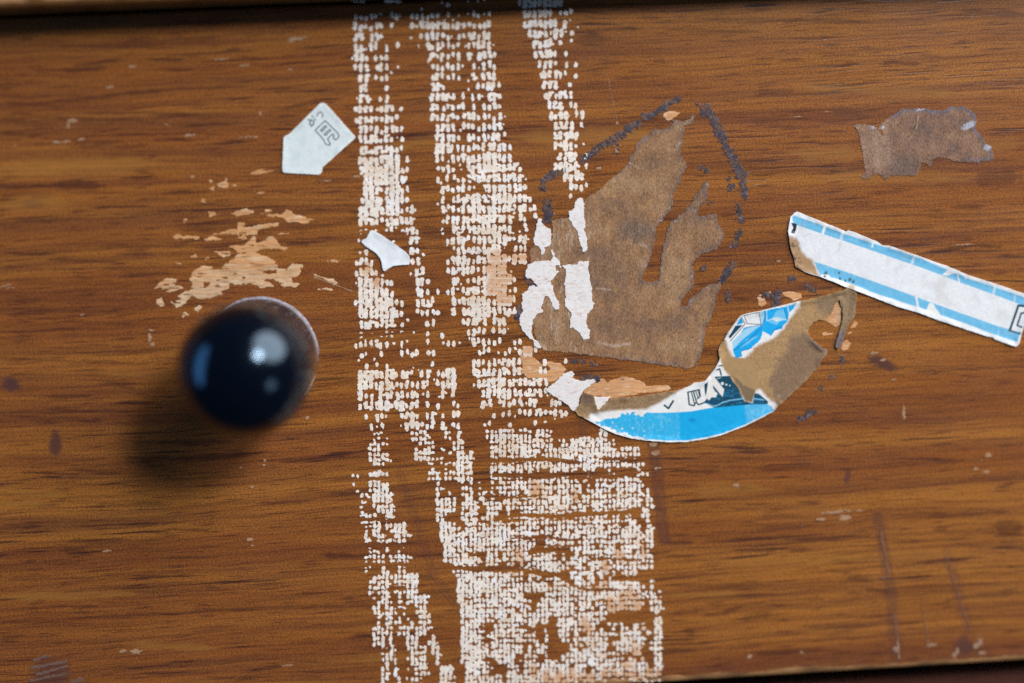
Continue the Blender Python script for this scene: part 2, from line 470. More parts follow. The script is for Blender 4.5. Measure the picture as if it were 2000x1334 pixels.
cabinet = link('cabinet', None)
tag(cabinet, 'wooden cabinet frame with a pale rail edge above the drawer and a red-brown rail below', 'cabinet')
top = rail('top_rail', -0.15, 0.185, -0.0085, 0.03, 0.0447, 0.075, 0.0008, M_rail, cabinet, 0.00010)
_n = 500; _x = np.linspace(-0.12, 0.15, _n)
_z = np.stack([0.0447 + 0.00095 + 0.0004 * np.clip(fbm(_x * 260, _x * 0, 2), -1, 1), np.full(_n, 0.0469) + 0.001 * fbm(_x * 60, _x * 0, 3)])
_co = np.stack([np.stack([_x, np.full(_n, -0.00854), z], -1) for z in _z])
_i = np.arange(2 * _n).reshape(2, _n)
_q = np.stack([_i[:-1, :-1], _i[:-1, 1:], _i[1:, 1:], _i[1:, :-1]], -1).reshape(-1, 4)
_c = np.array([0.40, 0.22, 0.11]) * (0.35 + 1.0 * np.tile(vnoise(_x * 420, _x * 0, 5), 2))[:, None]
_m = raw_mesh('worn_edge', _co.reshape(-1, 3), _q.ravel(), np.full(len(_q), 4), np.clip(_c, 0, 1)); _m.materials.append(M_bare)
link('worn_edge', _m, top)
rail('bottom_rail', -0.15, 0.185, 0.0080, 0.03, -0.125, -0.0956, 0.0008, M_redwood, cabinet, 0.00004)
bk = raw_mesh('back_board', np.array([[-.15, .03, -.125], [.185, .03, -.125], [.185, .03, .075], [-.15, .03, .075]]), np.arange(4), np.array([4]))
bk.materials.append(M_redwood); link('back_board', bk, cabinet)


# ------------------------------------------------------------------ the knob
def lathe(name, prof, mat, parent, cx, cz, n=96, smooth=True):
    pr = np.array(prof); a = np.arange(n) * 2 * math.pi / n
    co = np.zeros((len(pr), n, 3))
    co[..., 0] = cx + pr[:, 0][:, None] * np.cos(a); co[..., 2] = cz + pr[:, 0][:, None] * np.sin(a)
    co[..., 1] = -pr[:, 1][:, None]
    ii = np.arange(len(pr) * n).reshape(len(pr), n)
    i2 = np.roll(ii, -1, axis=1)
    qq = np.stack([ii[:-1], i2[:-1], i2[1:], ii[1:]], axis=-1).reshape(-1, 4)
    m_ = raw_mesh(name, co.reshape(-1, 3), qq.ravel(), np.full(len(qq), 4), smooth=np.full(len(qq), smooth))
    m_.materials.append(mat)
    return link(name, m_, parent)


def knob_mat(name, col, rough, dust):
    g = G(name)
    tc = g.node('ShaderNodeTexCoord').outputs['Object']
    n1 = g.noise(tc, 700, 4, 0.6); n2 = g.noise(tc, 160, 3, 0.5)
    c = g.mix(g.math('MULTIPLY', g.rng(n1, 0.55, 0.8), dust), col, (0.10, 0.11, 0.13))
    g.l.new(c, g.b.inputs['Base Color'])
    g.l.new(g.rng(n2, 0.3, 0.7, rough * .95, rough * 1.08), g.b.inputs['Roughness'])
    g.b.inputs['Specular IOR Level'].default_value = 0.62
    g.b.inputs['Specular Tint'].default_value = (0.52, 0.75, 1.0, 1)
    return g.m


M_black = knob_mat('black_knob_plastic', (0.0015, 0.003, 0.007), 0.13, 0.03)
M_neck = knob_mat('black_neck_plastic', (0.006, 0.006, 0.008), 0.35, 0.25)
KX, KZ = [float(q) for q in P(505, 705)]
KR, KH = 0.01205, 0.0186
th = np.linspace(0.62, math.pi - 1e-3, 60)
ball = [(KR * math.sin(t) * (1 + 0.012 * math.sin(t) ** 2), KH - KR * math.cos(t)) for t in th]
knob = lathe('knob', ball, M_black, drawer, KX, KZ)
knob['label'] = 'round glossy black knob with a white window highlight'
lathe('neck', [(0.0088, 0.0007), (0.0086, 0.0022), (0.0072, 0.0034), (0.0064, 0.0052), (0.0064, 0.0075), (0.0069, 0.0092)], M_neck, knob, KX, KZ)


def f_washer(X, Y):
    a = np.arctan2(Y - 695, X - 506)
    rr = np.hypot(X - 506, Y - 697)
    return rr - 117.5 - fbm(a * 6 + 40, a * 0 + 3, 2) * 1.3


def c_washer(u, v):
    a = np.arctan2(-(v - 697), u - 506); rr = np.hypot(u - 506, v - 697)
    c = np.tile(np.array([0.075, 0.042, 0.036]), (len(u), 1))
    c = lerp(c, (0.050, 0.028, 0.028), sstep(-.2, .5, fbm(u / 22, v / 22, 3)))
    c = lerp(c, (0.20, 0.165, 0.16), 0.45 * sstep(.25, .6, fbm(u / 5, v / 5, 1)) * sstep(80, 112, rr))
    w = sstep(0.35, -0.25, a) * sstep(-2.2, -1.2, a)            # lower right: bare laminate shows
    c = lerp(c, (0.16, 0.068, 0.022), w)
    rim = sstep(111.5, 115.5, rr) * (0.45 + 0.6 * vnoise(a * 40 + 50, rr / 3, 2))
    c = lerp(c, (0.42, 0.42, 0.50), rim * sstep(-.15, .35, a) * sstep(2.7, 2.0, a))  # upper rim: dust plus bluish edge light painted into the colour
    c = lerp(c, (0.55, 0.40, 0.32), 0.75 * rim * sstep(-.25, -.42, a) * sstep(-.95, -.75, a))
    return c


def l_washer(u, v):
    rr = np.hypot(u - 506, v - 697)
    return -0.22 * sstep(108, 117, rr)


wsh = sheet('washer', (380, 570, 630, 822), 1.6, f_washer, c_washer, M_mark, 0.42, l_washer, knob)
wsh['label'] = 'dusty brown round washer showing as a crescent behind the knob'

# ------------------------------------------------------------------ bare and peeled patches of the drawer front
def union(X, Y, polys, amp=2.2, sc=7, k=0, holes=()):
    """min signed distance to several polygons with a ragged torn edge"""
    F = np.full(X.shape, 50.0)
    jit = fbm(X / (sc * 1.9), Y / (sc * .7), k) * amp + fbm(X / 4.2, Y / 1.8, k + 3, 2) * amp * .55
    for p in polys:
        a = np.array(p)
        m = (X > a[:, 0].min() - 14) & (X < a[:, 0].max() + 14) & (Y > a[:, 1].min() - 14) & (Y < a[:, 1].max() + 14)
        F[m] = np.minimum(F[m], sd_poly(X[m], Y[m], p))
    F = F + jit
    for p in holes:
        a = np.array(p)
        m = (X > a[:, 0].min() - 14) & (X < a[:, 0].max() + 14) & (Y > a[:, 1].min() - 14) & (Y < a[:, 1].max() + 14)
        F[m] = np.maximum(F[m], -(sd_poly(X[m], Y[m], p)) + jit[m])
    return F


B = lambda pts: Z(260, 330, 4.6, pts)
bare_polys = [B(p) for p in (
    [(930,770),(1080,740),(1150,770),(1240,800),(1300,870),(1280,890),(1380,910),(1420,850),(1520,855),(1525,900),(1500,890),(1510,930),(1470,970),(1420,980),(1440,1020),(1490,1030),(1480,1065),(1400,1060),(1330,1050),(1320,1010),(1200,1000),(1270,1050),(1150,1070),(1080,1030),(1000,1030),(930,1040),(870,1030),(860,1070),(790,1100),(800,1130),(680,1160),(600,1170),(530,1150),(480,1190),(440,1230),(390,1240),(330,1190),(420,1170),(400,1130),(500,1090),(550,1030),(490,1000),(560,900),(640,870),(790,900),(830,850),(900,810)],
    [(240,1010),(310,980),(390,1000),(370,1050),(430,1050),(460,1060),(400,1090),(330,1110),(280,1110),(240,1060),(190,1080)],
    [(205,1170),(260,1150),(285,1220),(250,1240),(210,1200)], [(540,1270),(600,1220),(625,1240),(580,1290)],
    [(430,1310),(470,1290),(500,1310),(440,1330)],
    [(720,590),(850,550),(930,540),(940,480),(1000,480),(1010,530),(1150,500),(1310,485),(1310,508),(1130,550),(1110,595),(960,595),(880,585)],
    [(810,688),(1000,688),(1030,650),(1090,600),(1110,660),(1180,640),(1250,600),(1290,650),(1330,690),(1400,710),(1370,735),(1280,720),(1130,725),(1110,775),(940,755),(890,712)],
    [(730,740),(800,745),(870,740),(880,785),(800,790),(760,765)],
    [(665,375),(720,385),(790,385),(740,412),(690,440)], [(880,400),(960,380),(1000,345),(1080,390),(1010,412),(930,424)],
    [(1140,395),(1250,408),(1340,400),(1380,362),(1450,410),(1550,435),(1620,460),(1540,490),(1450,475),(1380,472),(1330,432),(1200,424)],
    [(1190,360),(1250,370),(1240,385),(1190,380)],
    [(440,460),(480,438),(512,470),(460,484)], [(355,600),(390,582),(450,602),(590,608),(590,632),(470,628),(370,628)],
    [(645,630),(700,602),(800,628),(780,644),(660,644)], [(920,620),(1000,600),(1020,628),(960,642)],
    [(770,130),(840,90),(862,160),(820,182),(760,150)], [(650,165),(730,155),(715,192)], [(1030,45),(1130,8),(1270,12),(1180,42),(1050,52)],
    [(1085,198),(1140,196),(1200,215),(1150,228)], [(1730,816),(1840,816),(1840,836),(1740,834)], [(610,270),(640,265),(645,300),(615,305)],
    [(1600,925),(1650,955),(1700,968),(1800,998),(1840,1020),(1820,1055),(1720,990),(1640,965)], [(1650,1078),(1800,1075),(1800,1088),(1660,1088)],
    [(515,790),(560,770),(575,790),(540,805)], [(640,800),(680,775),(680,800),(650,825)], [(385,845),(430,840),(430,858),(395,858)],
    [(1290,575),(1400,572),(1400,590),(1300,590)], [(680,100),(700,90),(720,120),(700,125)], [(880,150),(925,130),(915,160)])]
bare_holes = [B([(1170,925),(1220,905),(1290,915),(1285,938),(1220,945)]), B([(630,1025),(690,1015),(680,1050),(640,1070)]),
              B([(1180,1000),(1250,990),(1310,1010),(1250,1030)])]


def c_bare(u, v):
    n = fbm(u / 50, v / 4.5, 2); n2 = fbm(u / 20, v / 2.2, 4)
    c = np.tile(np.array([0.63, 0.325, 0.14]), (len(u), 1))
    c = lerp(c, (0.66, 0.44, 0.26), sstep(-.1, .5, n))
    c = lerp(c, (0.52, 0.26, 0.11), sstep(.15, .6, n2) * .8)
    c = lerp(c, (0.68, 0.53, 0.37), 0.6 * sstep(-40, 40, v - 540 + (u - 440) * .15 + n * 30))
    c = lerp(c, (0.36, 0.165, 0.065), sstep(.22, .55, fbm(u / 34, v / 2.0, 7)) * .75)
    return lerp(c, (0.40, 0.19, 0.08), sstep(.35, .7, fbm(u / 8, v / 3, 1)) * .6)


wp = sheet('worn_patch', (285, 325, 664, 660), 1.25, lambda X, Y: np.maximum(union(X, Y, bare_polys, 3.0, 4.5, 1, bare_holes), (fbm(X / 17, Y / 3.2, 6, 3) - .42) * 9), c_bare, M_bare, 0.02, parent=panel)
wp['label'] = 'bare pale wood where the surface flaked away above the knob'

R4 = lambda pts: Z(1000, 600, 6.25, pts)
tan_polys = [R4([(880,1000),(900,950),(1060,880),(1120,880),(1160,920),(1240,880),(1380,848),(1520,880),(1620,920),(1630,960),(1900,948),(1945,990),(1900,1025),(1600,1055),(1200,1110),(1000,1090),(880,1045)]),
             R4([(100,590),(180,555),(300,640),(360,700),(440,655),(600,695),(665,765),(610,850),(520,905),(440,915),(350,872),(200,862),(110,800),(130,720)]),
             Z(1380,560,5.876,[(1530,155),(1552,240),(1540,430),(1480,465),(1350,385),(1440,290),(1470,190)]),
             Z(1380,560,5.876,[(1640,470),(1700,400),(1730,410),(1715,460),(1660,480)]),
             Z(1380,560,5.876,[(1320,530),(1360,520),(1450,540),(1380,562),(1330,562)]),
             Z(1380,560,5.876,[(1610,545),(1660,505),(1670,535)]),
             Z(1380,560,5.876,[(1560,640),(1610,610),(1650,655),(1620,715),(1570,735),(1545,700)]),
             Z(1380,560,5.876,[(570,110),(660,130),(690,190),(640,230),(600,215),(590,150)]),
             Z(1380,560,5.876,[(860,60),(960,55),(1080,80),(1100,130),(1000,160),(950,120),(880,100)]),
             Z(1380,560,5.876,[(690,75),(730,55),(735,75),(700,90)]), Z(1380,560,5.876,[(600,100),(660,85),(665,105),(610,115)]),
             Z(1000,200,6.25,[(1840,130),(1900,110),(1990,110),(2060,130),(2010,160),(1950,215),(1890,215),(1850,170)]),
             Z(1000,400,6.25,[(470,110),(520,105),(530,130),(480,130)])]


def c_tan(u, v):
    n = fbm(u / 26, v / 5, 2); n2 = fbm(u / 9, v / 4, 5)
    c = np.tile(np.array([0.62, 0.325, 0.150]), (len(u), 1))
    c = lerp(c, (0.68, 0.44, 0.28), sstep(0.0, .6, n))
    return lerp(c, (0.72, 0.58, 0.48), sstep(.3, .7, n2) * .7)


for _k, _p in enumerate(tan_polys):
    _a = np.array(_p)
    _bb = (_a[:, 0].min() - 8, _a[:, 1].min() - 8, _a[:, 0].max() + 8, _a[:, 1].max() + 8)
    sheet('worn_patch', _bb, 1.25, lambda X, Y, p=_p: union(X, Y, [p], 1.5 if len(p) < 9 else 2.2, 5, 2, [R4([(360,730),(410,710),(475,735),(460,775),(370,775)])]), c_tan, M_bare, 0.022, parent=panel)

R3 = lambda pts: Z(1000, 400, 6.25, pts)
peel_polys = [R3([(780,-60),(820,-90),(860,-70),(875,0),(880,150),(892,250),(880,300),(912,420),(918,560),(868,572),(830,480),(800,320),(740,260),(700,170),(692,90),(750,60)]),
              R3([(320,170),(362,175),(362,225),(470,300),(478,380),(482,470),(450,510),(392,522),(402,592),(358,612),(340,520),(268,470),(265,420),(285,330),(300,250)]),
              R3([(470,560),(492,545),(530,640),(570,690),(520,700),(470,690),(500,640)]),
              # left column
              R3([(200,720),(360,680),(470,690),(570,690),(600,760),(560,830),(525,865),(470,930),(500,1000),(520,1120),(570,1180),(575,1270),(520,1290),(490,1220),(450,1120),(400,1110),(380,1190),(340,1260),(375,1290),(375,1320),(310,1330),(250,1410),(240,1550),(260,1630),(320,1670),(355,1745),(335,1758),(268,1720),(255,1655),(180,1600),(110,1500),(92,1440),(95,1350),(130,1300),(120,1200),(130,1090),(180,1050),(210,1005),(265,980),(320,1010),(310,990),(280,960),(230,900),(165,890),(160,830)]),
              # right column
              R3([(600,735),(800,722),(830,688),(930,690),(942,900),(970,1000),(978,1170),(1012,1205),(985,1260),(920,1340),(905,1420),(925,1500),(948,1540),(942,1630),(870,1655),(840,1600),(800,1540),(740,1500),(700,1510),(712,1400),(730,1340),(690,1270),(650,1240),(640,1150),(652,1050),(640,960),(655,880),(648,800)]),
              # pale layer by the round sticker
              R4([(410,1010),(500,930),(560,880),(640,810),(720,778),(757,815),(740,870),(840,905),(1000,880),(1030,905),(880,1000),(850,1060),(820,1120),(812,1260),(740,1260),(640,1160),(500,1085)]),
              R4([(1000,1090),(1200,1095),(1110,1220),(1060,1260),(1020,1200)])]


def c_peel(u, v):
    c = np.tile(np.array([0.80, 0.775, 0.775]), (len(u), 1))
    n = fbm(u / 9, v / 2.2, 3)
    c = lerp(c, (0.72, 0.50, 0.41), sstep(.2, .65, n) * .75)
    c = lerp(c, (0.82, 0.81, 0.82), sstep(.1, .6, fbm(u / 14, v / 14, 1)) * .8)
    return lerp(c, (0.33, 0.12, 0.06), sstep(.5, .7, fbm(u / 6, v / 1.5, 6)) * .75)


_ph = [R3([(525,740),(575,740),(580,800),(540,805)]), R3([(595,960),(640,990),(655,1130),(640,1180),(612,1150),(600,1040)])]
for _k, _p in enumerate(peel_polys):
    _a = np.array(_p)
    _bb = (_a[:, 0].min() - 8, _a[:, 1].min() - 8, _a[:, 0].max() + 8, _a[:, 1].max() + 8)
    sheet('peeled_layer', _bb, 1.2, lambda X, Y, p=_p: union(X, Y, [p], 2.2, 5, 4, _ph), c_peel, M_peel, 0.125 + .003 * _k, parent=panel)

# small pale chips and scratches all over the front
CH = [(580,76,22,4),(565,82,8,3),(258,130,10,2.4),(430,116,18,2),(475,128,12,3),(142,236,11,4.5),(133,246,4,6),(215,170,8,2),(120,277,26,2.5),(160,272,10,1.6),
      (372,264,12,2.5),(480,268,14,2.6),(500,268,6,2),(508,222,3.4,3.4),(565,136,8,2.4),(695,345,10,2),(325,243,7,2),(375,345,6,2.4),(640,353,14,2),
      (22,562,10,1.4),(160,614,8,1.6),(295,645,7,3),(292,660,4,9),(298,672,5,5),(600,816,6,4),(488,1054,9,3.4),(493,1066,6,2),(265,1273,14,6),(240,1272,7,4),(210,1076,10,2.4),
      (517,899,4,3),(493,951,4,3),(515,909,3,2),(470,914,3,2),(1610,78,5,1.4),(1558,228,9,1.6),(1615,218,8,1.2),(1478,353,26,1.4),(1480,361,10,1.4),
      (1880,478,24,2.2),(1930,889,8,5),(1926,922,6,3),(1905,916,6,3),(1438,948,8,3.5),(1632,1000,28,3.2),(1605,1014,12,3.0),(1648,1012,13,6),(1680,998,10,2),
      (1726,1128,10,2.6),(1463,1282,5,4),(1565,1275,6,3),(1820,1260,12,3),(1864,1280,5,8),(1869,1272,4,7),(1906,1262,6,6),(1914,1254,5,9),(1918,1276,8,4),(1750,1268,8,6),(1765,805,4,14),
      (1707,690,9,3),(1725,703,7,2.6),(1216,740,4,3),(1165,296,3.6,4.6),(1204,292,3.6,6),(1171,328,5,3),(1205,240,2,5),(1700,575,4,2),(1745,742,5,2),
      (560,1300,10,2),(1276,868,9,5),(1281,885,9,6),(1283,915,8,2.6),(1387,640,4,2),(1520,510,4,2),(1050,560,10,2),(1300,303,4,2)]
SCR = [([(1186,144),(1192,180),(1206,241)],.9),([(66,1290),(94,1281)],2.4),([(62,1305),(128,1292)],2.8),([(72,1318),(130,1302)],2.6),([(60,1330),(128,1316)],2.6),
       ([(140,1334),(160,1326)],3.2),([(1562,1010),(1566,1030)],.9),([(1848,1085),(1870,1160),(1895,1230)],1.2),([(1800,1180),(1812,1255)],1.0),
       ([(1720,1040),(1735,1120)],2.2),([(1748,1200),(1756,1285)],1.8),([(0,560),(20,556)],1.2),([(610,540),(690,570)],1.0),
       ([(1340,560),(1350,575)],.8)]
_r2 = np.random.default_rng(21)
for _ in range(30):
    CH.append((float(_r2.uniform(0, 2000)), float(_r2.uniform(40, 1310)), float(_r2.uniform(1.0, 2.8)), float(_r2.uniform(0.7, 1.4))))


def f_chip(X, Y):
    F = np.full(X.shape, 9.0)
    x0, y0, st = X[0, 0], Y[0, 0], X[0, 1] - X[0, 0]
    for (u, v, ru, rv) in CH:
        ru *= .85; rv *= .85
        j0 = max(int((u - ru * 1.6 - 3 - x0) / st), 0); j1 = int((u + ru * 1.6 + 3 - x0) / st) + 1
        i0 = max(int((v - rv * 1.6 - 3 - y0) / st), 0); i1 = int((v + rv * 1.6 + 3 - y0) / st) + 1
        s = np.s_[i0:i1, j0:j1]
        if F[s].size == 0: continue
        q = (np.sqrt(((X[s] - u) / ru) ** 2 + ((Y[s] - v + (X[s] - u) * .08) / rv) ** 2) - 1) * min(ru, rv) + fbm(X[s] / 5, Y[s] / 2.2, 2) * min(3.2, rv * 1.1)
        F[s] = np.minimum(F[s], q)
    for pts, h in SCR:
        a = np.array(pts)
        j0 = max(int((a[:, 0].min() - 8 - x0) / st), 0); j1 = int((a[:, 0].max() + 8 - x0) / st) + 1
        i0 = max(int((a[:, 1].min() - 8 - y0) / st), 0); i1 = int((a[:, 1].max() + 8 - y0) / st) + 1
        s = np.s_[i0:i1, j0:j1]
        if F[s].size == 0: continue
        F[s] = np.minimum(F[s], sd_line(X[s], Y[s], pts) - h + fbm(X[s] / 4, Y[s] / 4, 5) * h * .9)
    # worn lower edge
    return F


def c_chip(u, v):
    c = np.tile(np.array([0.38, 0.235, 0.145]), (len(u), 1))
    c = lerp(c, (0.32, 0.16, 0.075), sstep(0, .5, fbm(u / 30, v / 30, 3)))
    c = lerp(c, (0.15, 0.085, 0.07), sstep(1200, 1260, v) * (u < 200) * 0.95)
    c = lerp(c, (0.30, 0.19, 0.13), sstep(1230, 1250, v) * (u > 1500) * .85)
    sc = ((u > 1555) & (u < 1900) & (v > 1005) & (v < 1250) & ~((u > 1590) & (u < 1700) & (v < 1030))).astype(float)
    c = lerp(c, (0.185, 0.085, 0.055), sc * .95)
    return lerp(c, (0.24, 0.12, 0.06), ((u > 1180) & (u < 1210) & (v > 140) & (v < 236)).astype(float) * .6)


ch = sheet('chip', (-4, 30, 2010, 1340), 1.35, f_chip, c_chip, M_bare, 0.03, parent=panel)
ch['kind'] = 'stuff'


# worn pale strip along the lower and upper edge of the front
def edge_strip(name, zc, sgn, h, parent):
    n = 900
    x = np.linspace(-0.10, 0.135, n)
    up = h * (0.25 + 0.75 * np.clip(fbm(x * 90, x * 0 + 2, 1) * 1.1 + .35, 0.05, 1.2) + 0.25 * fbm(x * 500, x * 0, 4))
    co = []
    for k, (fz, y) in enumerate(((1.0, -0.00003), (0.0, -0.00003), (None, 0.00028))):
        z = zc + sgn * (0.0006 + up * fz) if fz is not None else np.full(n, zc + sgn * 0.00008)
        co.append(np.stack([x, np.full(n, y), z], -1))
    co = np.stack(co, 0); ii = np.arange(3 * n).reshape(3, n)
    qq = np.stack([ii[:-1, :-1], ii[1:, :-1], ii[1:, 1:], ii[:-1, 1:]], -1).reshape(-1, 4)
    cc = np.tile(np.array([0.33, 0.17, 0.07]), (3 * n, 1)) * (0.55 + 0.75 * np.tile(vnoise(x * 260, x * 0, 2), 3))[:, None]
    m_ = raw_mesh(name, co.reshape(-1, 3), qq.ravel(), np.full(len(qq), 4), np.clip(cc, 0, 1))
    m_.materials.append(M_bare)
    o = link(name, m_, parent); o['label'] = 'rubbed bare wood along the lower edge of the drawer front'
    return o


edge_strip('worn_edge', ZB, 1, 0.0011, panel)

# ------------------------------------------------------------------ cloth-tape residue
# one entry per 20 px row of the weave: column number (10 px wide) + how much is left there
#   . speck   o fleck   O large fleck   # solid   T / t tan wood fibres   - thin dash
LEFT = '''
1-2-7-8-9-14.18.19o23.25.26.
1o2o3o4o5o6.8o9o10.12o13o14o15o16o17o18.19o20.21.23.24o25o26.27o
1O2O3o4o5o6o8o12o13.14O15O16O17O18O19o20o21O22o23o24o25o26o27O
1O2O4O5O6o12.14o15O16O17O18o19o20.21o22o23O24O25o26O27O
1O2O3.4O5O7o9o13.15O16o17O18o19o20o21o22.23o24o25O26O27O28.
0.1O2O3o5o6o7o15.16O17o18O19o20o21O23O25O26O27O28o
1o2O3O5o6O7o9.16o17o18o19o20o21o22.24o25.26O27O28o
2O3O5o6o7o8.16o17O18o19o20o21o23.24O26O27O28O
2O3O7o16O17O18o23.25o26o27O28O29o
1.2O3O6o7O16O17O18O19O20o22o24o25o26.27O28O29o
1o2O3O4o5.6o7O8o10o16O17o18o19o20o21o22o24o26o27o28O29o
1o2O3O4o5o6o7O8o9o16O17o18O19O20o21o22o23O24O25o26o27o28o29O30.
2O3O4o5O6o7O8O9o10o17O18O19O20O21.22o23o24o25o26O27o28O29O30.
2O3O4O5O6o7O8o9.10o17O18O19O20O21o23O24o25o26O27o28O29O30o
2O3O4o5O6O7O8O9o10o17#18#19#20O21o22o23o24o25o26O27O28O29O30O31o
2O3O4O5O6O7O8#9#11o17O18o19.20O21o22O23O24O25O26O27#28#29O30O31O
2O3#4#5O6O7#8#9#10o11o17o18o19O20o21.22.23O24O25#26#27#28#29O30O31O
3#4#5#6#7#8#9#10O11o17o18.19o20o21o22o23O24O25O26O27O28O29O30O31O
3#4#5O6o7O8#9#10o11o18O19o20o21o22O23o24.26O27O28O29O30O31O
2o3O4#5#6O7O8#9#10O11o17.18O20o21O22O23O24#25#26O27O28#29#30#31#
2#3#4#5#6O7#8#9#10o11o12O18O19o20o21o22O23O24#25#26O27O28#29o30O31O
2O3O4O5o6o7O8O9O10O11O12O18o19O20O21O22O23O24O25O26O27O28O29O30O31O
2o3o4o5o7.8o9.10o11o12O13o18o20O21O22O23O24O25O26#27#28#29O30O31O
2.8.12O13O19o20O21O22O23o24o25O26O27O28O29#30#31o
2.3o12O13o14.20o21O22O23o24O25O26O27O28#29#30.
1o2O3O4o12o13O19o20O21#22#23O24o25O26O27O28t29t30t31o
1o2O3T4O5o6.12.13O14O19o20O21o22O23O24O25o26O27t28t29t30t31.
1.2#3#4#5T6o7o8o13O14O15o20O21o22.23o24o25O26O27#28t29t30t31t
2#3#4#5#6O7O8o13O14O15o17o19o20O21.22o23O24O25O26#27t28t29t30t31.
1o2#3#4#5#6#7#8O9o10o13O14O15O16o20O21o22O23O24#25#26#27O28o29t30t31t
2#3#4O5#6#7#8#9o10o13o14o15o16o17o20O22O23O24#25#26#27#28O29O30O31O
2O3O4O5o6O7O8O10o11.15o16o22o23O24O25O26O28O29O30O31.
2o4.6o7o8o10o12.15o18o23o24O25o26o28o29o30o31.
1o2o3o4o5O6o7o9.10o11.15o18.19o20o21.23.24O25o26O27o28o29o
2o3.6o10o11o12o13o15o16o25o26o27o29.30o31o
2.3o4.5o7o12.16o24O25O26o27o28O29o30O31O
2#3#4#5O6O7#8#9o10O11O12o13.14o15O16.17o18o19#20#24O25O26O27O28O29O30O31o
2#3#4O5o6#7#8O9o10o11O12o13o14O15o17o18O19O20#24.25O26O27O28#29#30O31O
2#3o4o6O7O8O9O10O11o12O13o14.15o17.18O20O26O27#28O29#30#31#
2o3O4O5O6#7#8o9O10#11o12O13O15o17o20o21o26O27O29o30o31o
3o5O6o7.10o11O12O13o15o16O18o20o21o28o30o31o
4o5.6o10.11O12O13O14o15o16O18O20o21o26.27o31o
3.5o7.12O13O14O15.17.19o21O27o28O29#30#31#
4O5O6o7.13O14o15o16o18o20o21O22o28O29O30O31O
4O5O6#7O13#14#15O16o17o18o19o21#22#23O28#29#30#31O
4.5#6o7.15o16o18.19o20o21#22#23O28O29#30O31#
1o4#5#6O7o15o16O17O19o20o21O22O23O28O29O30O31O
1o2.4O5O6O7#8o17O18o19.21o22o23o25.28o29O30O31O
1.2o3o4.5#6#7#8O17O18o19o20o22o23O25o26O28o29O30O31O
2o5O6O7O8O17#18#19O20O22O23#24#25.26o27O28O29O30O31#
2O3#4O5o6.7o8O17O18O19.22#23#24#26O27O28O29.31o
2.3o4.5O6o7O8O9#10#18#19#20O21o22o23#24#25o26O27o28O29O30O31#
3O4o5O6O7o8O9#10#11o18#19#20O21O22#23O24#25O26#27#28#29#30#31#
4o5o6o7o9.10o19#20#21O22O23O24O25#26O27O28O29O30o31O
3o4o5O6O7O8O9O10O11o19#20#21O22O23O24O25O26.27O28O29.30O31o
3o4.6O7o8.10O11.12o20O21O22O23O24O25o26o27O28o30O31O
4o5O6O7O8o9O10o11#12#13O21#22#23#24#25#26#27#28#29#30#31#
4O5o6O7#8.9O10o11O12#13O21#22#23O24#25#26O27#28#29O30#31#
5o6O7O8o9.10o11O12O13#14#15o21O22O23O24O25O26.27#28#29O30#31#
4.5O6o7O8O9o10o11o12.13o14O15.22#23#24O25#26#27#28O29#30O31#
5o6o7o8O9o10o11o12O14O15O22#23#24#25#26O27O28O29#30#31O
5O6O7O8O9o10o11O12o13O14#15o22#23#24O25O26o27.28O29#30O31O
5O6O7o8O9o11O12O13O15O16#22#23#24#25#27O28O29O30O31o
6O7o8#9O11o12O13O14o16#17O22O23#24#25#26o27O28O29O30#31#
6o7O8o9o11o12O13O14O17O22#23#24#25#26O27.28O29#30#31#
6O7o8.9O11.13o14O15o18#19#23#24#25O26#27O28.29o30O31O
6O7O10O12o13O14.15o18#19#20o23#24#25#26O27O28O29O30.31O'''.strip().split('\n')
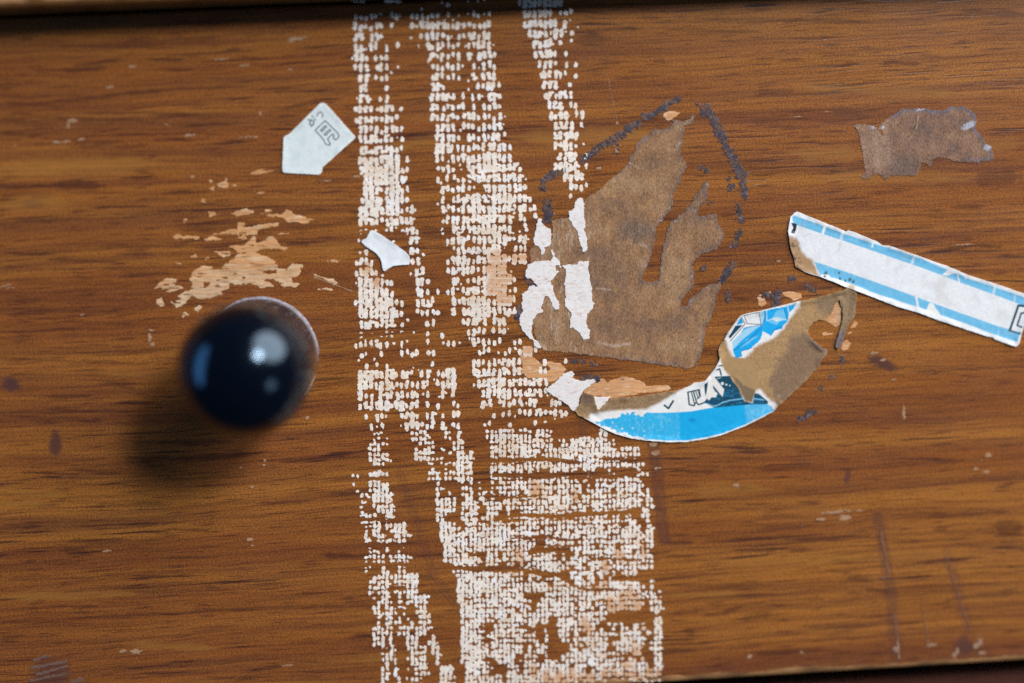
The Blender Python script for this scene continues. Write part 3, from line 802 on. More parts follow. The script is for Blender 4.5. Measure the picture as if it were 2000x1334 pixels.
RIGHT = '''
1o2#3O4O5O6O7O8#9O10.
2O3O4O5O6O7o9o10o11o
2O3O4O5O6O7O8O10O11.12.
3O4O5O6o7o8#9O10.11o
4O5O6O7O9o11.
4O5O6O7O8o10o
5O6O7O8o10o12o
5o6O7O8O9o10o12o
6O7O8O11o
6o7O8o9O10O11O
7O8O9O11o12o
7O8o9O10O12o13O
8O9O10O11O13o
8O9O10O11O12O
8O9o10#11O12o13.
9O10O11#12O14o
0O1o8O9O10#11O12O14o
0O1O2.10O11O12#13O
0O1O2o11O12o13o14o
0O1O2O3o11o
0o1O2O3o4o
0.1O2o4o
0.1.2O
0o1O2O
0o1o2o
0T1T2T
0.
0o
0o
0o
0o


0o1o
0.1o2T3T4o
0O1o6o10o
0O1O5o6o
0O1O2O3o4O5O6O
0O1O2o3O4O5O6o7o
0o1O2.3O4O6.7o8o9o
0.1o2o3o4o5O6o7o8O9O10o
4o6.8.
0O1o2O3o4.5O6O7o17O18O
0#1#2#3#4O5O6o7O9o10o11O12#13#14#15#16O17#18#19o
0#1#2#3#4#5o6O7O8O9O10#11#12O13#14O15#16#17#18#19O20O21O22O23O24o25o
0O1O2O3O4o5O6O7O8O9#10#11O12O13#14#15#16O17o18O19O20O21O22O23O24o25o
1o2o3O4.5.6.7O8O9O10O11o12O14o15o19o24o25o26o
0O1O2O3O4T5T6O7O8O9O10O11o12o13O14o15.16O17o18O19O20O21O22#23#24O25o
0O1O2#3O4T5o6O7O8O9O10O11O12T13O14O15O16O17O18O19o20O21O22O23O24o25o26O
0O1o2O3O4O5O6O7#8O9O10#11O12O13O14O15O16#17O18O19O20#21#22#23#24O25.26O27O
0o1o2O3#4O5#6O7O8O9O10o12o13o14O15O16O17O18O19o20o21o22O23.25O26#
0o1O2O3O4O5o6O7O8o9O10O11O12o13O14O15o16#17#18o19O20O21o22o23O24o26O
0O1O2#3#4O5O6#7O8#9O10#11O12#13O14#15#16#17#18O19O20O21O22#23#24#25o26#27#
0O1O2O3O4o6O7O8O9o10o11O12o13O14O15O16O17O18o19O20O21O22O23O24O25.26#27#
0T1T2T3O4O5O6O7O8O9.10o11o12O13o14O15O16o17o18o19O20T21T22T23O24O25T26O27o
0T1O2O3o4O5O6#7#8#9#10O11O12O13O14o15#16#17T18T19O20#21O22O23O24O25O26O27O
0o1o2o3O4o5O6o7o8o9o11O12O13#14O15O16o17#18O19o20.21.22O23#24o
0O1O2O3O4O5#6O7o8O9#10#11O12O13#14O15T16T17T18T19O20#21#22#23#24O25o27O28.
0O1O2o3O4.5o6O7o8o9O10#11O12O13O14O15O16O17O18O19#20#21T22T23T24T25o26o27O28o29.
0#1O2o3o4.5O6O7o8#9#10O11O12o13O14O15o16O17O18.19T20T21T22T23T24T25o27O28O
0#1O2O3O4#5O6#7o8o9#10O11#12.13O14#15O16O17O18O19o23.28o
0#1O2.3O4O5.6o7.8o9#10#11o12O13T14T15T16o17o18.19o20.21O22o23O24o25T28#
0O1O2o3O4O6O9#10O12O13o14O15O16O17O18o19o21#22o23#24#25O26O28O
0O1O2.3O4.5#6o7o9.11O12#13o14O15O16O17#18#19O20O21#22#23#24#25O27o28#
0#1.2O3O4O5.6O7O8o10O11#12#13#14#15#16O17#18O19O20o21o22o23T24T25T26o28O29O
0#1o2O3O4T5O6#7#8o9#10#11O12#13O14o15#16O17#18#19O20#21T22T23#24#25#26#27T28#29#
0O1#2O3O4T5#6T7T8T9T10T11T12#13T14T15T16T17#18T19T20T21T22T23T24T25T26T27T28T'''.split('\n')[1:]


def strip_of(row, c):
    if row <= 18 and c >= (33 if row <= 8 else 37 if row <= 15 else 38): return 'C'
    if row == 19 and c >= 41: return 'C'
    if row <= 33: return 'A' if c <= (13 if row < 12 else 11 if row < 20 else 17) and not (row < 12 and c > 11) else 'B'
    if row <= 49: return 'A' if c <= 9 else ('D' if c <= 25 and not (row < 42 and c >= 22) and c < 24 + (row > 44) else 'B')
    return 'A' if c <= 20 and not (c >= 17 and row < 60) else 'B'


_r3 = np.random.default_rng(5)
blobs = {'A': [], 'B': [], 'C': [], 'D': []}          # u, v, ru, rv, tan
holes = {'A': [], 'B': [], 'C': [], 'D': []}
for row, (ls, rs) in enumerate(zip(LEFT, RIGHT)):
    cells = [(int(a), b) for a, b in re.findall(r'(\d+)([.oO#tT-])', ls)] + [(int(a) + 32, b) for a, b in re.findall(r'(\d+)([.oO#tT-])', rs)]
    fine = row >= 50
    if row >= 42:                                     # finer weave lower down: threads 8 px apart, rows 10 px
        look = dict(cells)
        for ti in range(int(620 / 8.2)):
            for sr in (0, 1):
                ux = 682 + 8.2 * ti; vy = 20 * row + 5 + 10 * sr
                ch_ = look.get(int((ux - 680) // 10))
                if ch_ is None: continue
                L = blobs[strip_of(row, int((ux - 680) // 10))]
                pr, rx, ry, tn = {'.': (.16, 2.2, 2.4, .1), 'o': (.72, 2.9, 3.7, .1), 'O': (.95, 3.4, 5.0, .1), '#': (1, 4.0, 5.9, .1),
                                  't': (1, 4.8, 5.6, 1), 'T': (.95, 4.2, 4.6, 1), '-': (0, 1, 1, 0)}[ch_]
                if _r3.random() > pr: continue
                k_ = _r3.uniform(.82, 1.15); uu = ux + _r3.normal(0, .7); vv = vy + _r3.normal(0, 1.1) - (ux - 860) * 0.02
                L.append((uu, vv, rx * k_, ry * _r3.uniform(.8, 1.2) * (.66 + .5 * float(vnoise(ux / 70, vy / 7.5, 3))), tn))
                if ch_ in 'O#' and _r3.random() < .5: holes[strip_of(row, int((ux - 680) // 10))].append((uu + 4.1, vv + _r3.normal(0, 1.5), _r3.uniform(.8, 1.5), _r3.uniform(2.0, 3.6)))
                if _r3.random() < {'o': .10, 'O': .30, '#': .42}.get(ch_, 0): L.append((uu + 4.1, vv + _r3.normal(0, 2), 3.4, 2.2, tn))
        continue
    for c, ch_ in cells:
        s = strip_of(row, c); L = blobs[s]
        u = 685 + 10 * c + _r3.normal(0, 0.9); v = 10 + 20 * row + _r3.normal(0, 1.2) - (u - 860) * 0.02
        tan = 0.0
        if ch_ in 'tT': tan = 1.0
        if ch_ == '.': L.append((u + _r3.normal(0, 2), v + _r3.normal(0, 5), _r3.uniform(1.5, 2.6), _r3.uniform(1.8, 3.2), 0.2))
        elif ch_ == '-': L.append((u, 3 + 20 * row, 6.5, 2.2, 0.2))
        elif ch_ == 'o':
            if fine and _r3.random() < .55:
                L.append((u, v - 4.5, _r3.uniform(2.6, 3.7), _r3.uniform(3.5, 5), .1)); L.append((u + _r3.normal(0, 1), v + 5, _r3.uniform(2.2, 3.6), _r3.uniform(3, 4.8), .1))
            else: L.append((u, v + _r3.normal(0, 1.5), _r3.uniform(2.9, 4.0), _r3.uniform(4.8, 6.8), .1))
        elif ch_ == 'O':
            if fine:
                L.append((u, v - 5, _r3.uniform(3.0, 4.2), _r3.uniform(4.0, 5.4), .1)); L.append((u + _r3.normal(0, 1), v + 5, _r3.uniform(3.0, 4.2), _r3.uniform(4.0, 5.4), .1))
                if _r3.random() < .55: L.append((u + 5, v + _r3.uniform(-7, 7), 3.2, 3.0, .15))
            else:
                L.append((u, v - 3.2, _r3.uniform(3.4, 4.7), _r3.uniform(4.4, 5.8), .1)); L.append((u + _r3.normal(0, 1.3), v + 3.8, _r3.uniform(3.3, 4.6), _r3.uniform(4.0, 5.4), .1))
                if _r3.random() < .35: L.append((u + 5, v + _r3.uniform(-6, 6), 3.4, 2.8, .15))
        elif ch_ in '#tT':
            for dv in (-6, 0, 6): L.append((u + _r3.normal(0, .6), v + dv, 5.3, 5.0, tan))
            if tan == 0 or ch_ == 'T':
                for _ in range(2):
                    if _r3.random() < .6: holes[s].append((u + _r3.choice([-5, 5]) + _r3.normal(0, 1), v + _r3.uniform(-9, 9), _r3.uniform(.7, 1.7), _r3.uniform(1.6, 3.6)))


GAPS = {'B': [([(955,900),(1060,897),(1130,903)], 4.5), ([(1180,897),(1262,899)], 4), ([(965,927),(1050,931),(1120,926),(1200,932)], 4.6), ([(1000,1006),(1080,1009),(1160,1003),(1240,1000)], 4.5),
              ([(985,1018),(1012,1016)], 4), ([(920,1084),(950,1080)], 3), ([(1040,1077),(1075,1073),(1110,1076)], 6), ([(884,1109),(940,1112),(1000,1110),(1060,1120),(1108,1128)], 5),
              ([(1150,1090),(1250,1094)], 3), ([(1200,1128),(1262,1132)], 6), ([(1190,1206),(1230,1212),(1272,1206)], 9), ([(1074,1225),(1086,1250),(1078,1280)], 9), ([(1030,1165),(1046,1166)], 7),
              ([(960,1290),(985,1310)], 6), ([(940,1226),(960,1230)], 4), ([(1020,1225),(1050,1232)], 4), ([(1190,1285),(1230,1280)], 3), ([(1258,1270),(1272,1300)], 7), ([(830,455),(900,450)], 2),
              ([(905,345),(935,360),(955,388)], 3.0), ([(1130,1150),(1210,1152)], 2), ([(950,970),(1000,972),(1060,968)], 2.2), ([(1000,1052),(1060,1050),(1120,1055)], 2.2)],
        'A': [([(715,916),(760,914)], 3.4), ([(712,936),(768,934)], 3.4), ([(700,1013),(780,1018)], 4), ([(705,1064),(800,1066)], 5.5), ([(715,1104),(812,1102)], 4), ([(760,1150),(790,1150)], 4),
              ([(770,1240),(782,1290),(790,1334)], 6), ([(736,1272),(760,1270)], 4), ([(700,454),(790,456)], 3), ([(690,655),(800,652)], 3)], 'C': [], 'D': []}


def make_strip(name, key, label):
    L = blobs[key]; a = np.array(L)
    bb = (a[:, 0].min() - 12, a[:, 1].min() - 12, a[:, 0].max() + 12, a[:, 1].max() + 12)
    tan_src = a[a[:, 4] > .5]

    def field(X, Y):
        F = np.full(X.shape, 6.0); x0, y0, st = X[0, 0], Y[0, 0], X[0, 1] - X[0, 0]

        def win(u, v, m1, m2):
            return np.s_[max(int((v - m2 - y0) / st), 0):int((v + m2 - y0) / st) + 2, max(int((u - m1 - x0) / st), 0):int((u + m1 - x0) / st) + 2]
        for (u, v, ru, rv, t_) in L:
            s = win(u, v, ru + 4, rv + 4)
            # squarish, slightly superelliptic fleck
            q = ((np.abs(X[s] - u) / ru) ** 2.15 + (np.abs(Y[s] - v) / rv) ** 2.15) ** (1 / 2.15)
            F[s] = np.minimum(F[s], (q - 1) * min(ru, rv))
        F = F + fbm(X / 5.0, Y / 5.0, 3, 2) * 1.7 + fbm(X / 1.9, Y / 1.9, 6, 1) * .5 - .1
        for pts, h in GAPS[key]:
            a_ = np.array(pts); m_ = 16
            s = np.s_[max(int((a_[:, 1].min() - m_ - y0) / st), 0):int((a_[:, 1].max() + m_ - y0) / st) + 2, max(int((a_[:, 0].min() - m_ - x0) / st), 0):int((a_[:, 0].max() + m_ - x0) / st) + 2]
            if F[s].size: F[s] = np.maximum(F[s], h - sd_line(X[s], Y[s], pts) + fbm(X[s] / 5, Y[s] / 5, 7) * 4.5)
        for (u, v, ru, rv) in holes[key]:
            s = win(u, v, ru + 3, rv + 3)
            q = (np.sqrt(((X[s] - u) / ru) ** 2 + ((Y[s] - v) / rv) ** 2) - 1) * ru
            F[s] = np.maximum(F[s], -q)
        return F

    def color(u, v):
        c = np.tile(np.array([0.85, 0.785, 0.71]), (len(u), 1))
        n = fbm(u / 38, v / 9, 4)
        c = lerp(c, (0.78, 0.63, 0.49), sstep(.0, .6, n) * .8)
        c = lerp(c, (0.86, 0.845, 0.84), sstep(.1, .55, fbm(u / 24, v / 16, 1)))
        c = lerp(c, (0.60, 0.36, 0.22), sstep(.2, .7, fbm(u / 5.5, v / 2.4, 5)) * .75)
        c = lerp(c, (0.62, 0.50, 0.40), sstep(.1, .6, fbm(u / 90, v / 70, 7)) * .35)
        c = c * (1 + .10 * fbm(u / 9, v / 11, 0, 2))[:, None]
        if len(tan_src):
            w = np.zeros(len(u))
            for (tu, tv, _, _, _) in tan_src[::3]:
                w = np.maximum(w, 1 - sstep(4, 13, np.hypot(u - tu, (v - tv) * .6)))
            k = lerp(np.tile(np.array([0.64, 0.36, 0.19]), (len(u), 1)), (0.74, 0.58, 0.44), sstep(0, .5, fbm(u / 30, v / 2.6, 2)))
            c = c * (1 - (w * .9)[:, None]) + k * (w * .9)[:, None]
        return c

    o = sheet(name, bb, 1.15, field, color, M_tape, 0.03, lambda u, v: 0.008 * fbm(u / 9, v / 9, 1), None)
    tag(o, label, 'tape residue', 'woven tape residue strips')
    return o


make_strip('tape_residue', 'A', 'leftmost white woven tape mark, a narrow strip down from the top beside the knob')
make_strip('tape_residue', 'B', 'broad white woven tape mark running down the middle and widest at the lower edge')
make_strip('tape_residue', 'C', 'short slanting white tape mark at the top, right of the other tape strips')
make_strip('tape_residue', 'D', 'scattered patch of white tape flecks right of the knob, between two longer strips')


# ------------------------------------------------------------------ dried glue around the torn sticker
def glue(name, lines, dots, bbox, label):
    def field(X, Y):
        F = np.full(X.shape, 8.0)
        for pts, h in lines:
            F = np.minimum(F, sd_line(X, Y, pts) - h)
        for (u, v, ru, rv) in dots:
            F = np.minimum(F, (np.sqrt(((X - u) / ru) ** 2 + ((Y - v) / rv) ** 2) - 1) * min(ru, rv))
        return F + fbm(X / 7, Y / 7, 2) * 4.0 + fbm(X / 2.8, Y / 2.8, 4, 2) * 6 - .9

    def color(u, v):
        c = np.tile(np.array([0.062, 0.046, 0.056]), (len(u), 1))
        c = lerp(c, (0.15, 0.118, 0.135), sstep(0.0, .6, fbm(u / 6, v / 6, 5)))
        c = lerp(c, (0.17, 0.085, 0.04), sstep(-.1, .45, fbm(u / 11, v / 11, 7)) * .75)
        return lerp(c, (0.022, 0.018, 0.035), sstep(.1, .5, fbm(u / 3.4, v / 3.4, 1)))
    o = sheet(name, bbox, 1.2, field, color, M_glue, 0.03, lambda u, v: .012 * fbm(u / 3, v / 3, 2))
    tag(o, label, 'glue residue', 'dark dried glue marks')


glue('glue_residue', [([(1060,366),(1063,352),(1079,340),(1098,334)],5.5),([(1138,311),(1154,300),(1178,284),(1216,263)],6.2),([(1224,252),(1248,241)],6),
                      ([(1258,228),(1278,221),(1293,216),(1306,202),(1324,195)],5.2)], [(1205,293,3,9)], (1045,180,1340,385),
     'dark broken glue line slanting up to the right from the short tape strip')
glue('glue_residue', [([(1364,203),(1376,224)],3.4),([(1380,210),(1394,233),(1408,262),(1422,295),(1439,322),(1446,338)],7.2),([(1440,345),(1460,340)],4),
                      ([(1451,356),(1455,382)],5.5),([(1444,404),(1447,434)],4.2),([(1445,451),(1432,480)],4.6)], [(1428,364,5,8),(1424,350,2.4,6),(1379,333,4,4),(1366,329,3,3),(1390,395,3,3)],
     (1350,188,1475,492), 'dark glue line slanting down to the right of the brown torn sticker')
glue('glue_residue', [([(1434,514),(1410,546)],6.0),([(1518,572),(1514,602)],6.5),([(1576,558),(1590,570)],5)],
     [(1374,525,5,5),(1422,580,4,9),(1545,545,8,4),(1645,702,5,6),(1602,758,6,4.5),(1625,736,5,4),(1572,813,6,6),(1560,818,4,4),(1588,806,4,3),(1500,575,10,4)],
     (1360,500,1665,830), 'scattered dark glue specks between the brown torn sticker and the striped label')
glue('glue_residue', [([(1115,706),(1142,706)],2.6),([(1140,738),(1165,740)],5.5),([(1154,709),(1160,711)],3)], [], (1100,690,1180,755),
     'small dark glue specks just below the brown torn sticker')
glue('glue_residue', [([(1068,398),(1072,425)],8.5),([(1030,545),(1048,565)],6.5),([(1012,620),(1016,600)],5)], [(1062,430,5,5)], (1000,380,1090,640),
     'dark glue smear at the left edge of the brown torn sticker')

# ------------------------------------------------------------------ stickers
def poly_field(polys, amp, sc, k, holes=(), fine=.3):
    def f(X, Y):
        F = np.full(X.shape, 50.0)
        for p in polys: F = np.minimum(F, sd_poly(X, Y, p))
        j = fbm(X / sc, Y / sc, k) * amp + fbm(X / 2.2, Y / 2.2, k + 2, 2) * amp * fine
        F = F + j
        for p in holes: F = np.maximum(F, -sd_poly(X, Y, p) + j)
        return F
    return f


def fill(c, u, v, poly, k, soft=.7, amp=0.0, sc=4.0, op=1.0, seed=1):
    d = sd_poly(u, v, poly)
    if amp: d = d + fbm(u / sc, v / sc, seed) * amp
    return lerp(c, k, op * (1 - sstep(-soft, soft, d)))


def ink(c, u, v, pts, k, h, soft=.6, op=1.0):
    return lerp(c, k, op * (1 - sstep(h - soft, h + soft, sd_line(u, v, pts))))


def curl(poly, h, sc=26, k=3, w=14):
    """edges of the paper lift a little here and there"""
    def f(u, v):
        d = sd_poly(u, v, poly)
        return h * sstep(-w, 0, d) * np.clip(.45 + fbm(u / sc, v / sc, k) * 1.0, 0, 1.2) + 0.02 * fbm(u / 18, v / 18, 2)
    return f


TEAL = (0.004, 0.055, 0.085)

# -- white tag with the month writing
Q = lambda pts: Z(540, 190, 6.667, pts)
tagp = Q([(565,85),(600,72),(640,85),(665,110),(1010,495),(1028,520),(1010,545),(800,735),(598,915),(592,965),(575,995),(548,1008),(110,985),(85,975),(76,950),(94,525),(125,500),(168,480)])


def c_month(u, v):
    c = np.tile(np.array([0.70, 0.78, 0.795]), (len(u), 1))
    c = lerp(c, (0.60, 0.70, 0.72), sstep(.1, .7, fbm(u / 16, v / 16, 2)) * .7)
    c = fill(c, u, v, Q([(230,350),(320,330),(370,380),(290,420)]), (0.52, 0.60, 0.62), 4, 2, op=.6)
    e = sd_poly(u, v, tagp)
    c = lerp(c, (0.84, 0.86, 0.86), sstep(-3.5, -1.2, e) * .8)
    c = lerp(c, (0.84, 0.88, 0.89), (1 - sstep(.2, 1.4, sd_line(u, v, Q([(470,840),(530,930),(560,990)])))) * .7)
    blk = (0.02, 0.03, 0.05)
    for pts in ([(635,305),(505,430),(610,548),(645,615),(695,625),(700,603),(665,542),(735,476),(752,505),(735,530),(772,556),(812,520),(812,490),(790,460),(635,305)],
                [(635,370),(655,384),(596,446),(574,432),(635,370)], [(690,420),(710,432),(642,498),(620,484),(690,420)]):
        c = ink(c, u, v, Q(pts), blk, 1.0, .5)
    for pts in ([(525,248),(545,205),(578,190),(602,215),(600,262)], [(414,292),(450,302),(488,310),(486,352),(466,370)], [(428,350),(442,318),(450,290)],
                [(456,384),(440,345)], [(494,280),(512,300)], [(462,240),(476,262)], [(480,345),(470,368)]):
        c = ink(c, u, v, Q(pts), blk, 1.0, .5)
    return c


o = sheet('sticker', (545, 195, 702, 348), 0.8, poly_field([tagp], .45, 9, 1), c_month, M_white, 0.20, curl(tagp, .14))
tag(o, 'white five-sided sticker with outlined month character, upper left of the tape strips', 'sticker', 'sticker remnants')

# -- small white scrap
Q2 = lambda pts: Z(690, 430, 10.264, pts)
scrap = Q2([(345,212),(390,203),(435,218),(640,345),(900,530),(1050,640),(1128,730),(1138,840),(1110,892),(920,905),(800,920),(720,965),(640,1022),(600,1020),(580,950),(570,860),(540,770),(470,680),(380,610),(240,520),(170,450),(166,420),(200,390),(262,365)])


def c_scrap(u, v):
    c = np.tile(np.array([0.79, 0.83, 0.875]), (len(u), 1))
    g = sstep(.15, .6, fbm(u / 9 + 4, v / 9, 4)) * (1 - sstep(-14, -5, sd_poly(u, v, scrap)))
    c = lerp(c, (0.62, 0.68, 0.68), g * .75)
    return lerp(c, (0.66, 0.74, 0.71), (1 - sstep(3, 7, np.hypot(u - 786, (v - 509) * 1.6))) * .7)


o = sheet('sticker_scrap', (700, 444, 808, 536), 0.9, poly_field([scrap], .4, 8, 2), c_scrap, M_white, 0.22, curl(scrap, .14))
tag(o, 'small blank white sticker scrap shaped like a fin, stuck over the left tape strip', 'sticker scrap', 'sticker remnants')

# -- large brown torn backing
bk_poly = [(1360,225),(1350,242),(1338,246),(1336,252),(1332,262),(1334,276),(1329,288),(1329,305),(1341,317),(1342,326),(1334,336),(1329,355),(1320,370),(1313,379),(1314,396),(1311,410),(1298,422),(1286,437),(1280,446),(1280,468),(1274,490),(1266,516),(1254,538),(1254,546),(1269,553),(1286,548),(1288,530),(1294,485),(1302,463),(1307,439),(1314,432),(1331,418),(1346,404),(1358,384),(1370,367),(1371,359),(1379,355),(1385,362),(1382,379),(1379,394),(1365,406),(1361,416),(1367,425),(1398,416),(1403,425),(1403,439),(1414,456),(1413,466),(1406,475),(1398,487),(1374,494),(1362,504),(1353,514),(1353,526),(1355,540),(1353,562),(1340,574),(1332,586),(1331,598),(1341,599),(1346,586),(1360,574),(1382,557),(1406,551),(1408,564),(1398,578),(1396,595),(1389,619),(1379,636),(1377,660),(1372,679),(1367,698),(1360,715),(1343,720),(1264,709),(1151,694),(1062,684),(1052,674),(1043,650),(1040,632),(1048,612),(1058,604),(1060,580),(1075,575),(1078,560),(1060,530),(1035,515),(1034,492),(1044,478),(1052,470),(1078,470),(1078,432),(1096,424),(1112,424),(1125,405),(1144,388),(1168,372),(1185,355),(1211,336),(1226,319),(1235,300),(1242,288),(1252,271),(1269,262),(1278,252),(1305,252),(1314,240),(1312,233),(1336,239),(1346,229),(1358,223)]


def c_back(u, v):
    c = np.tile(np.array([0.285, 0.160, 0.088]), (len(u), 1))
    n = fbm(u / 60, v / 45, 2)
    c = lerp(c, (0.35, 0.215, 0.120), sstep(0, .6, n) * .85)
    c = lerp(c, (0.185, 0.115, 0.080), sstep(0, .6, -n) * .7)
    e = sd_poly(u, v, bk_poly)
    c = lerp(c, (0.155, 0.118, 0.110), sstep(-9, -1, e + fbm(u / 7, v / 7, 3) * 5) * .7 * sstep(1150, 1240, u))
    c = lerp(c, (0.36, 0.35, 0.38), sstep(.35, .75, fbm(u / 15, v / 8, 6)) * sstep(-14, -2, e) * sstep(1200, 1300, u) * .7)
    rib = sstep(.15, .65, fbm(u / 5.2, v / 22, 4)) * (1 - sstep(1120, 1175, u + fbm(u / 9, v / 9, 2) * 14))
    c = lerp(c, (0.47, 0.36, 0.27), rib * .75)
    for pts, h in (([(1170,668),(1195,676),(1232,671)], 3.2), ([(1165,563),(1192,566)], 2), ([(1250,476),(1262,482)], 4), ([(1226,316),(1250,330)], 1.2)):
        c = lerp(c, (0.44, 0.34, 0.27), (1 - sstep(0, h * 1.6, sd_line(u, v, pts))) * .75)
    c = lerp(c, (0.145, 0.115, 0.095), (1 - sstep(8, 30, np.hypot((u - 1240) * .55, v - 452))) * .6)
    c = lerp(c, (0.42, 0.235, 0.10), 0.35 * sstep(.2, .6, fbm(u / 22, v / 22, 7)))
    return c


o = sheet('torn_sticker', (1024, 214, 1424, 730), 1.3, poly_field([bk_poly], 3.2, 7, 1, fine=.7), c_back, M_brown, 0.06, curl(bk_poly, .03, 18, 4, 9))
tag(o, 'large brown torn sticker backing with forked ragged top, right of the tape strips', 'sticker', 'sticker remnants')

# -- brown paper patch at the right
Q3 = lambda pts: Z(1640, 180, 6.06, pts)
patch = Q3([(150,400),(200,378),(340,385),(450,430),(490,370),(560,320),(680,240),(740,200),(1000,195),(1110,215),(1270,212),(1290,170),(1490,170),(1560,240),(1610,260),(1620,340),(1600,410),(1640,480),(1690,540),(1740,620),(1800,660),(1815,790),(1780,812),(1650,820),(1640,860),(1615,825),(1420,832),(1300,800),(1200,770),(1110,790),(1090,860),(1060,892),(1030,850),(960,840),(920,970),(840,990),(760,978),(600,985),(560,1040),(535,1042),(510,1000),(440,960),(390,980),(340,1032),(250,1015),(300,930),(270,750),(240,560),(205,440)])


def c_patch(u, v):
    c = np.tile(np.array([0.245, 0.140, 0.095]), (len(u), 1))
    n = fbm(u / 30, v / 24, 5)
    c = lerp(c, (0.30, 0.19, 0.125), sstep(0, .6, n) * .8)
    c = lerp(c, (0.135, 0.100, 0.090), sstep(0, .6, -n) * .6)
    c = lerp(c, (0.31, 0.205, 0.145), (1 - sstep(14, 40, np.hypot((u - 1712) * 1.0, (v - 290) * .7))) * .8)
    c = lerp(c, (0.135, 0.100, 0.088), (1 - sstep(10, 36, np.hypot((u - 1765) * .7, v - 325))) * .7)
    e = sd_poly(u, v, patch) + fbm(u / 6, v / 6, 1) * 3
    top = sstep(-11, -2, e) * (sstep(238, 222, v) + (u > 1895) * .8)
    c = lerp(c, (0.145, 0.135, 0.165), np.clip(top, 0, 1) * .85)  # top edge: bluish shine of the glue put into the colour
    for uu, vv, a_, b_ in ((1893, 245, 17, 8), (1929, 286, 10, 8), (1706, 248, 9, 5), (1724, 249, 5, 5), (1800, 213, 16, 3)):
        q_ = np.hypot((u - uu) / a_, (v - vv + (u - uu) * .35) / b_) + fbm(u / 4, v / 4, 3) * .35
        c = lerp(c, (0.42, 0.43, 0.52), (1 - sstep(.5, 1.05, q_)) * .9)
    c = lerp(c, (0.38, 0.25, 0.175), (1 - sstep(.6, 2.0, sd_line(u, v, Q3([(925,290),(915,400),(870,500),(800,600)])))) * .8)
    c = lerp(c, (0.13, 0.07, 0.05), (1 - sstep(.3, 1.3, sd_line(u, v, Q3([(905,370),(890,440),(850,520)])))) * .6)
    c = fill(c, u, v, Q3([(455,440),(500,440),(525,520),(490,500)]), (0.20, 0.075, 0.03), 1)
    return c


o = sheet('torn_sticker', (1660, 200, 1948, 360), 1.2, poly_field([patch], 2.4, 5.5, 3, fine=.7), c_patch, M_brown, 0.045, curl(patch, .02, 18, 2, 9))
tag(o, 'ragged grey-brown paper patch alone at the right, above the striped label', 'sticker', 'sticker remnants')

# -- label strip with blue stripes
lab = [(1551,416),(1556,413),(1604,433),(1647,450),(1651,453),(1656,450),(1664,452),(1700,467),(1712,471),(1723,479),(1736,480),(1793,500),(1850,520),(1871,529),(1892,538),(1955,558),(2000,574),(2016,580),(1996,644),(1989,671),(1984,677),(1978,676),(1942,663),(1938,659),(1927,657),(1878,641),(1830,625),(1793,611),(1754,600),(1715,585),(1671,568),(1649,560),(1628,551),(1601,541),(1572,532),(1553,521),(1550,505),(1543,484),(1540,464),(1538,452),(1543,424)]
s_top = [(1547,424),(1552,421),(1606,441),(1650,457),(1700,474),(1750,489),(1800,506),(1848,526),(1870,534),(1890,544),(1940,560),(2000,581),(2016,587), (2013,602),(1990,594),(1943,576),(1873,551),(1843,539),(1800,523),(1750,506),(1705,490),(1646,470),(1604,456),(1556,440),(1547,432)]
s_bot = [(1590,511),(1652,531),(1715,553),(1787,579),(1821,592),(1878,612),(1949,637),(1993,650),(1984,668),(1935,651),(1878,629),(1835,615),(1810,606),(1790,599),(1715,575),(1670,558),(1640,550),(1620,543),(1601,537)]
Q5 = lambda pts: Z(1520, 400, 6.667, pts)
Q6 = lambda pts: Z(1750, 500, 7.02, pts)


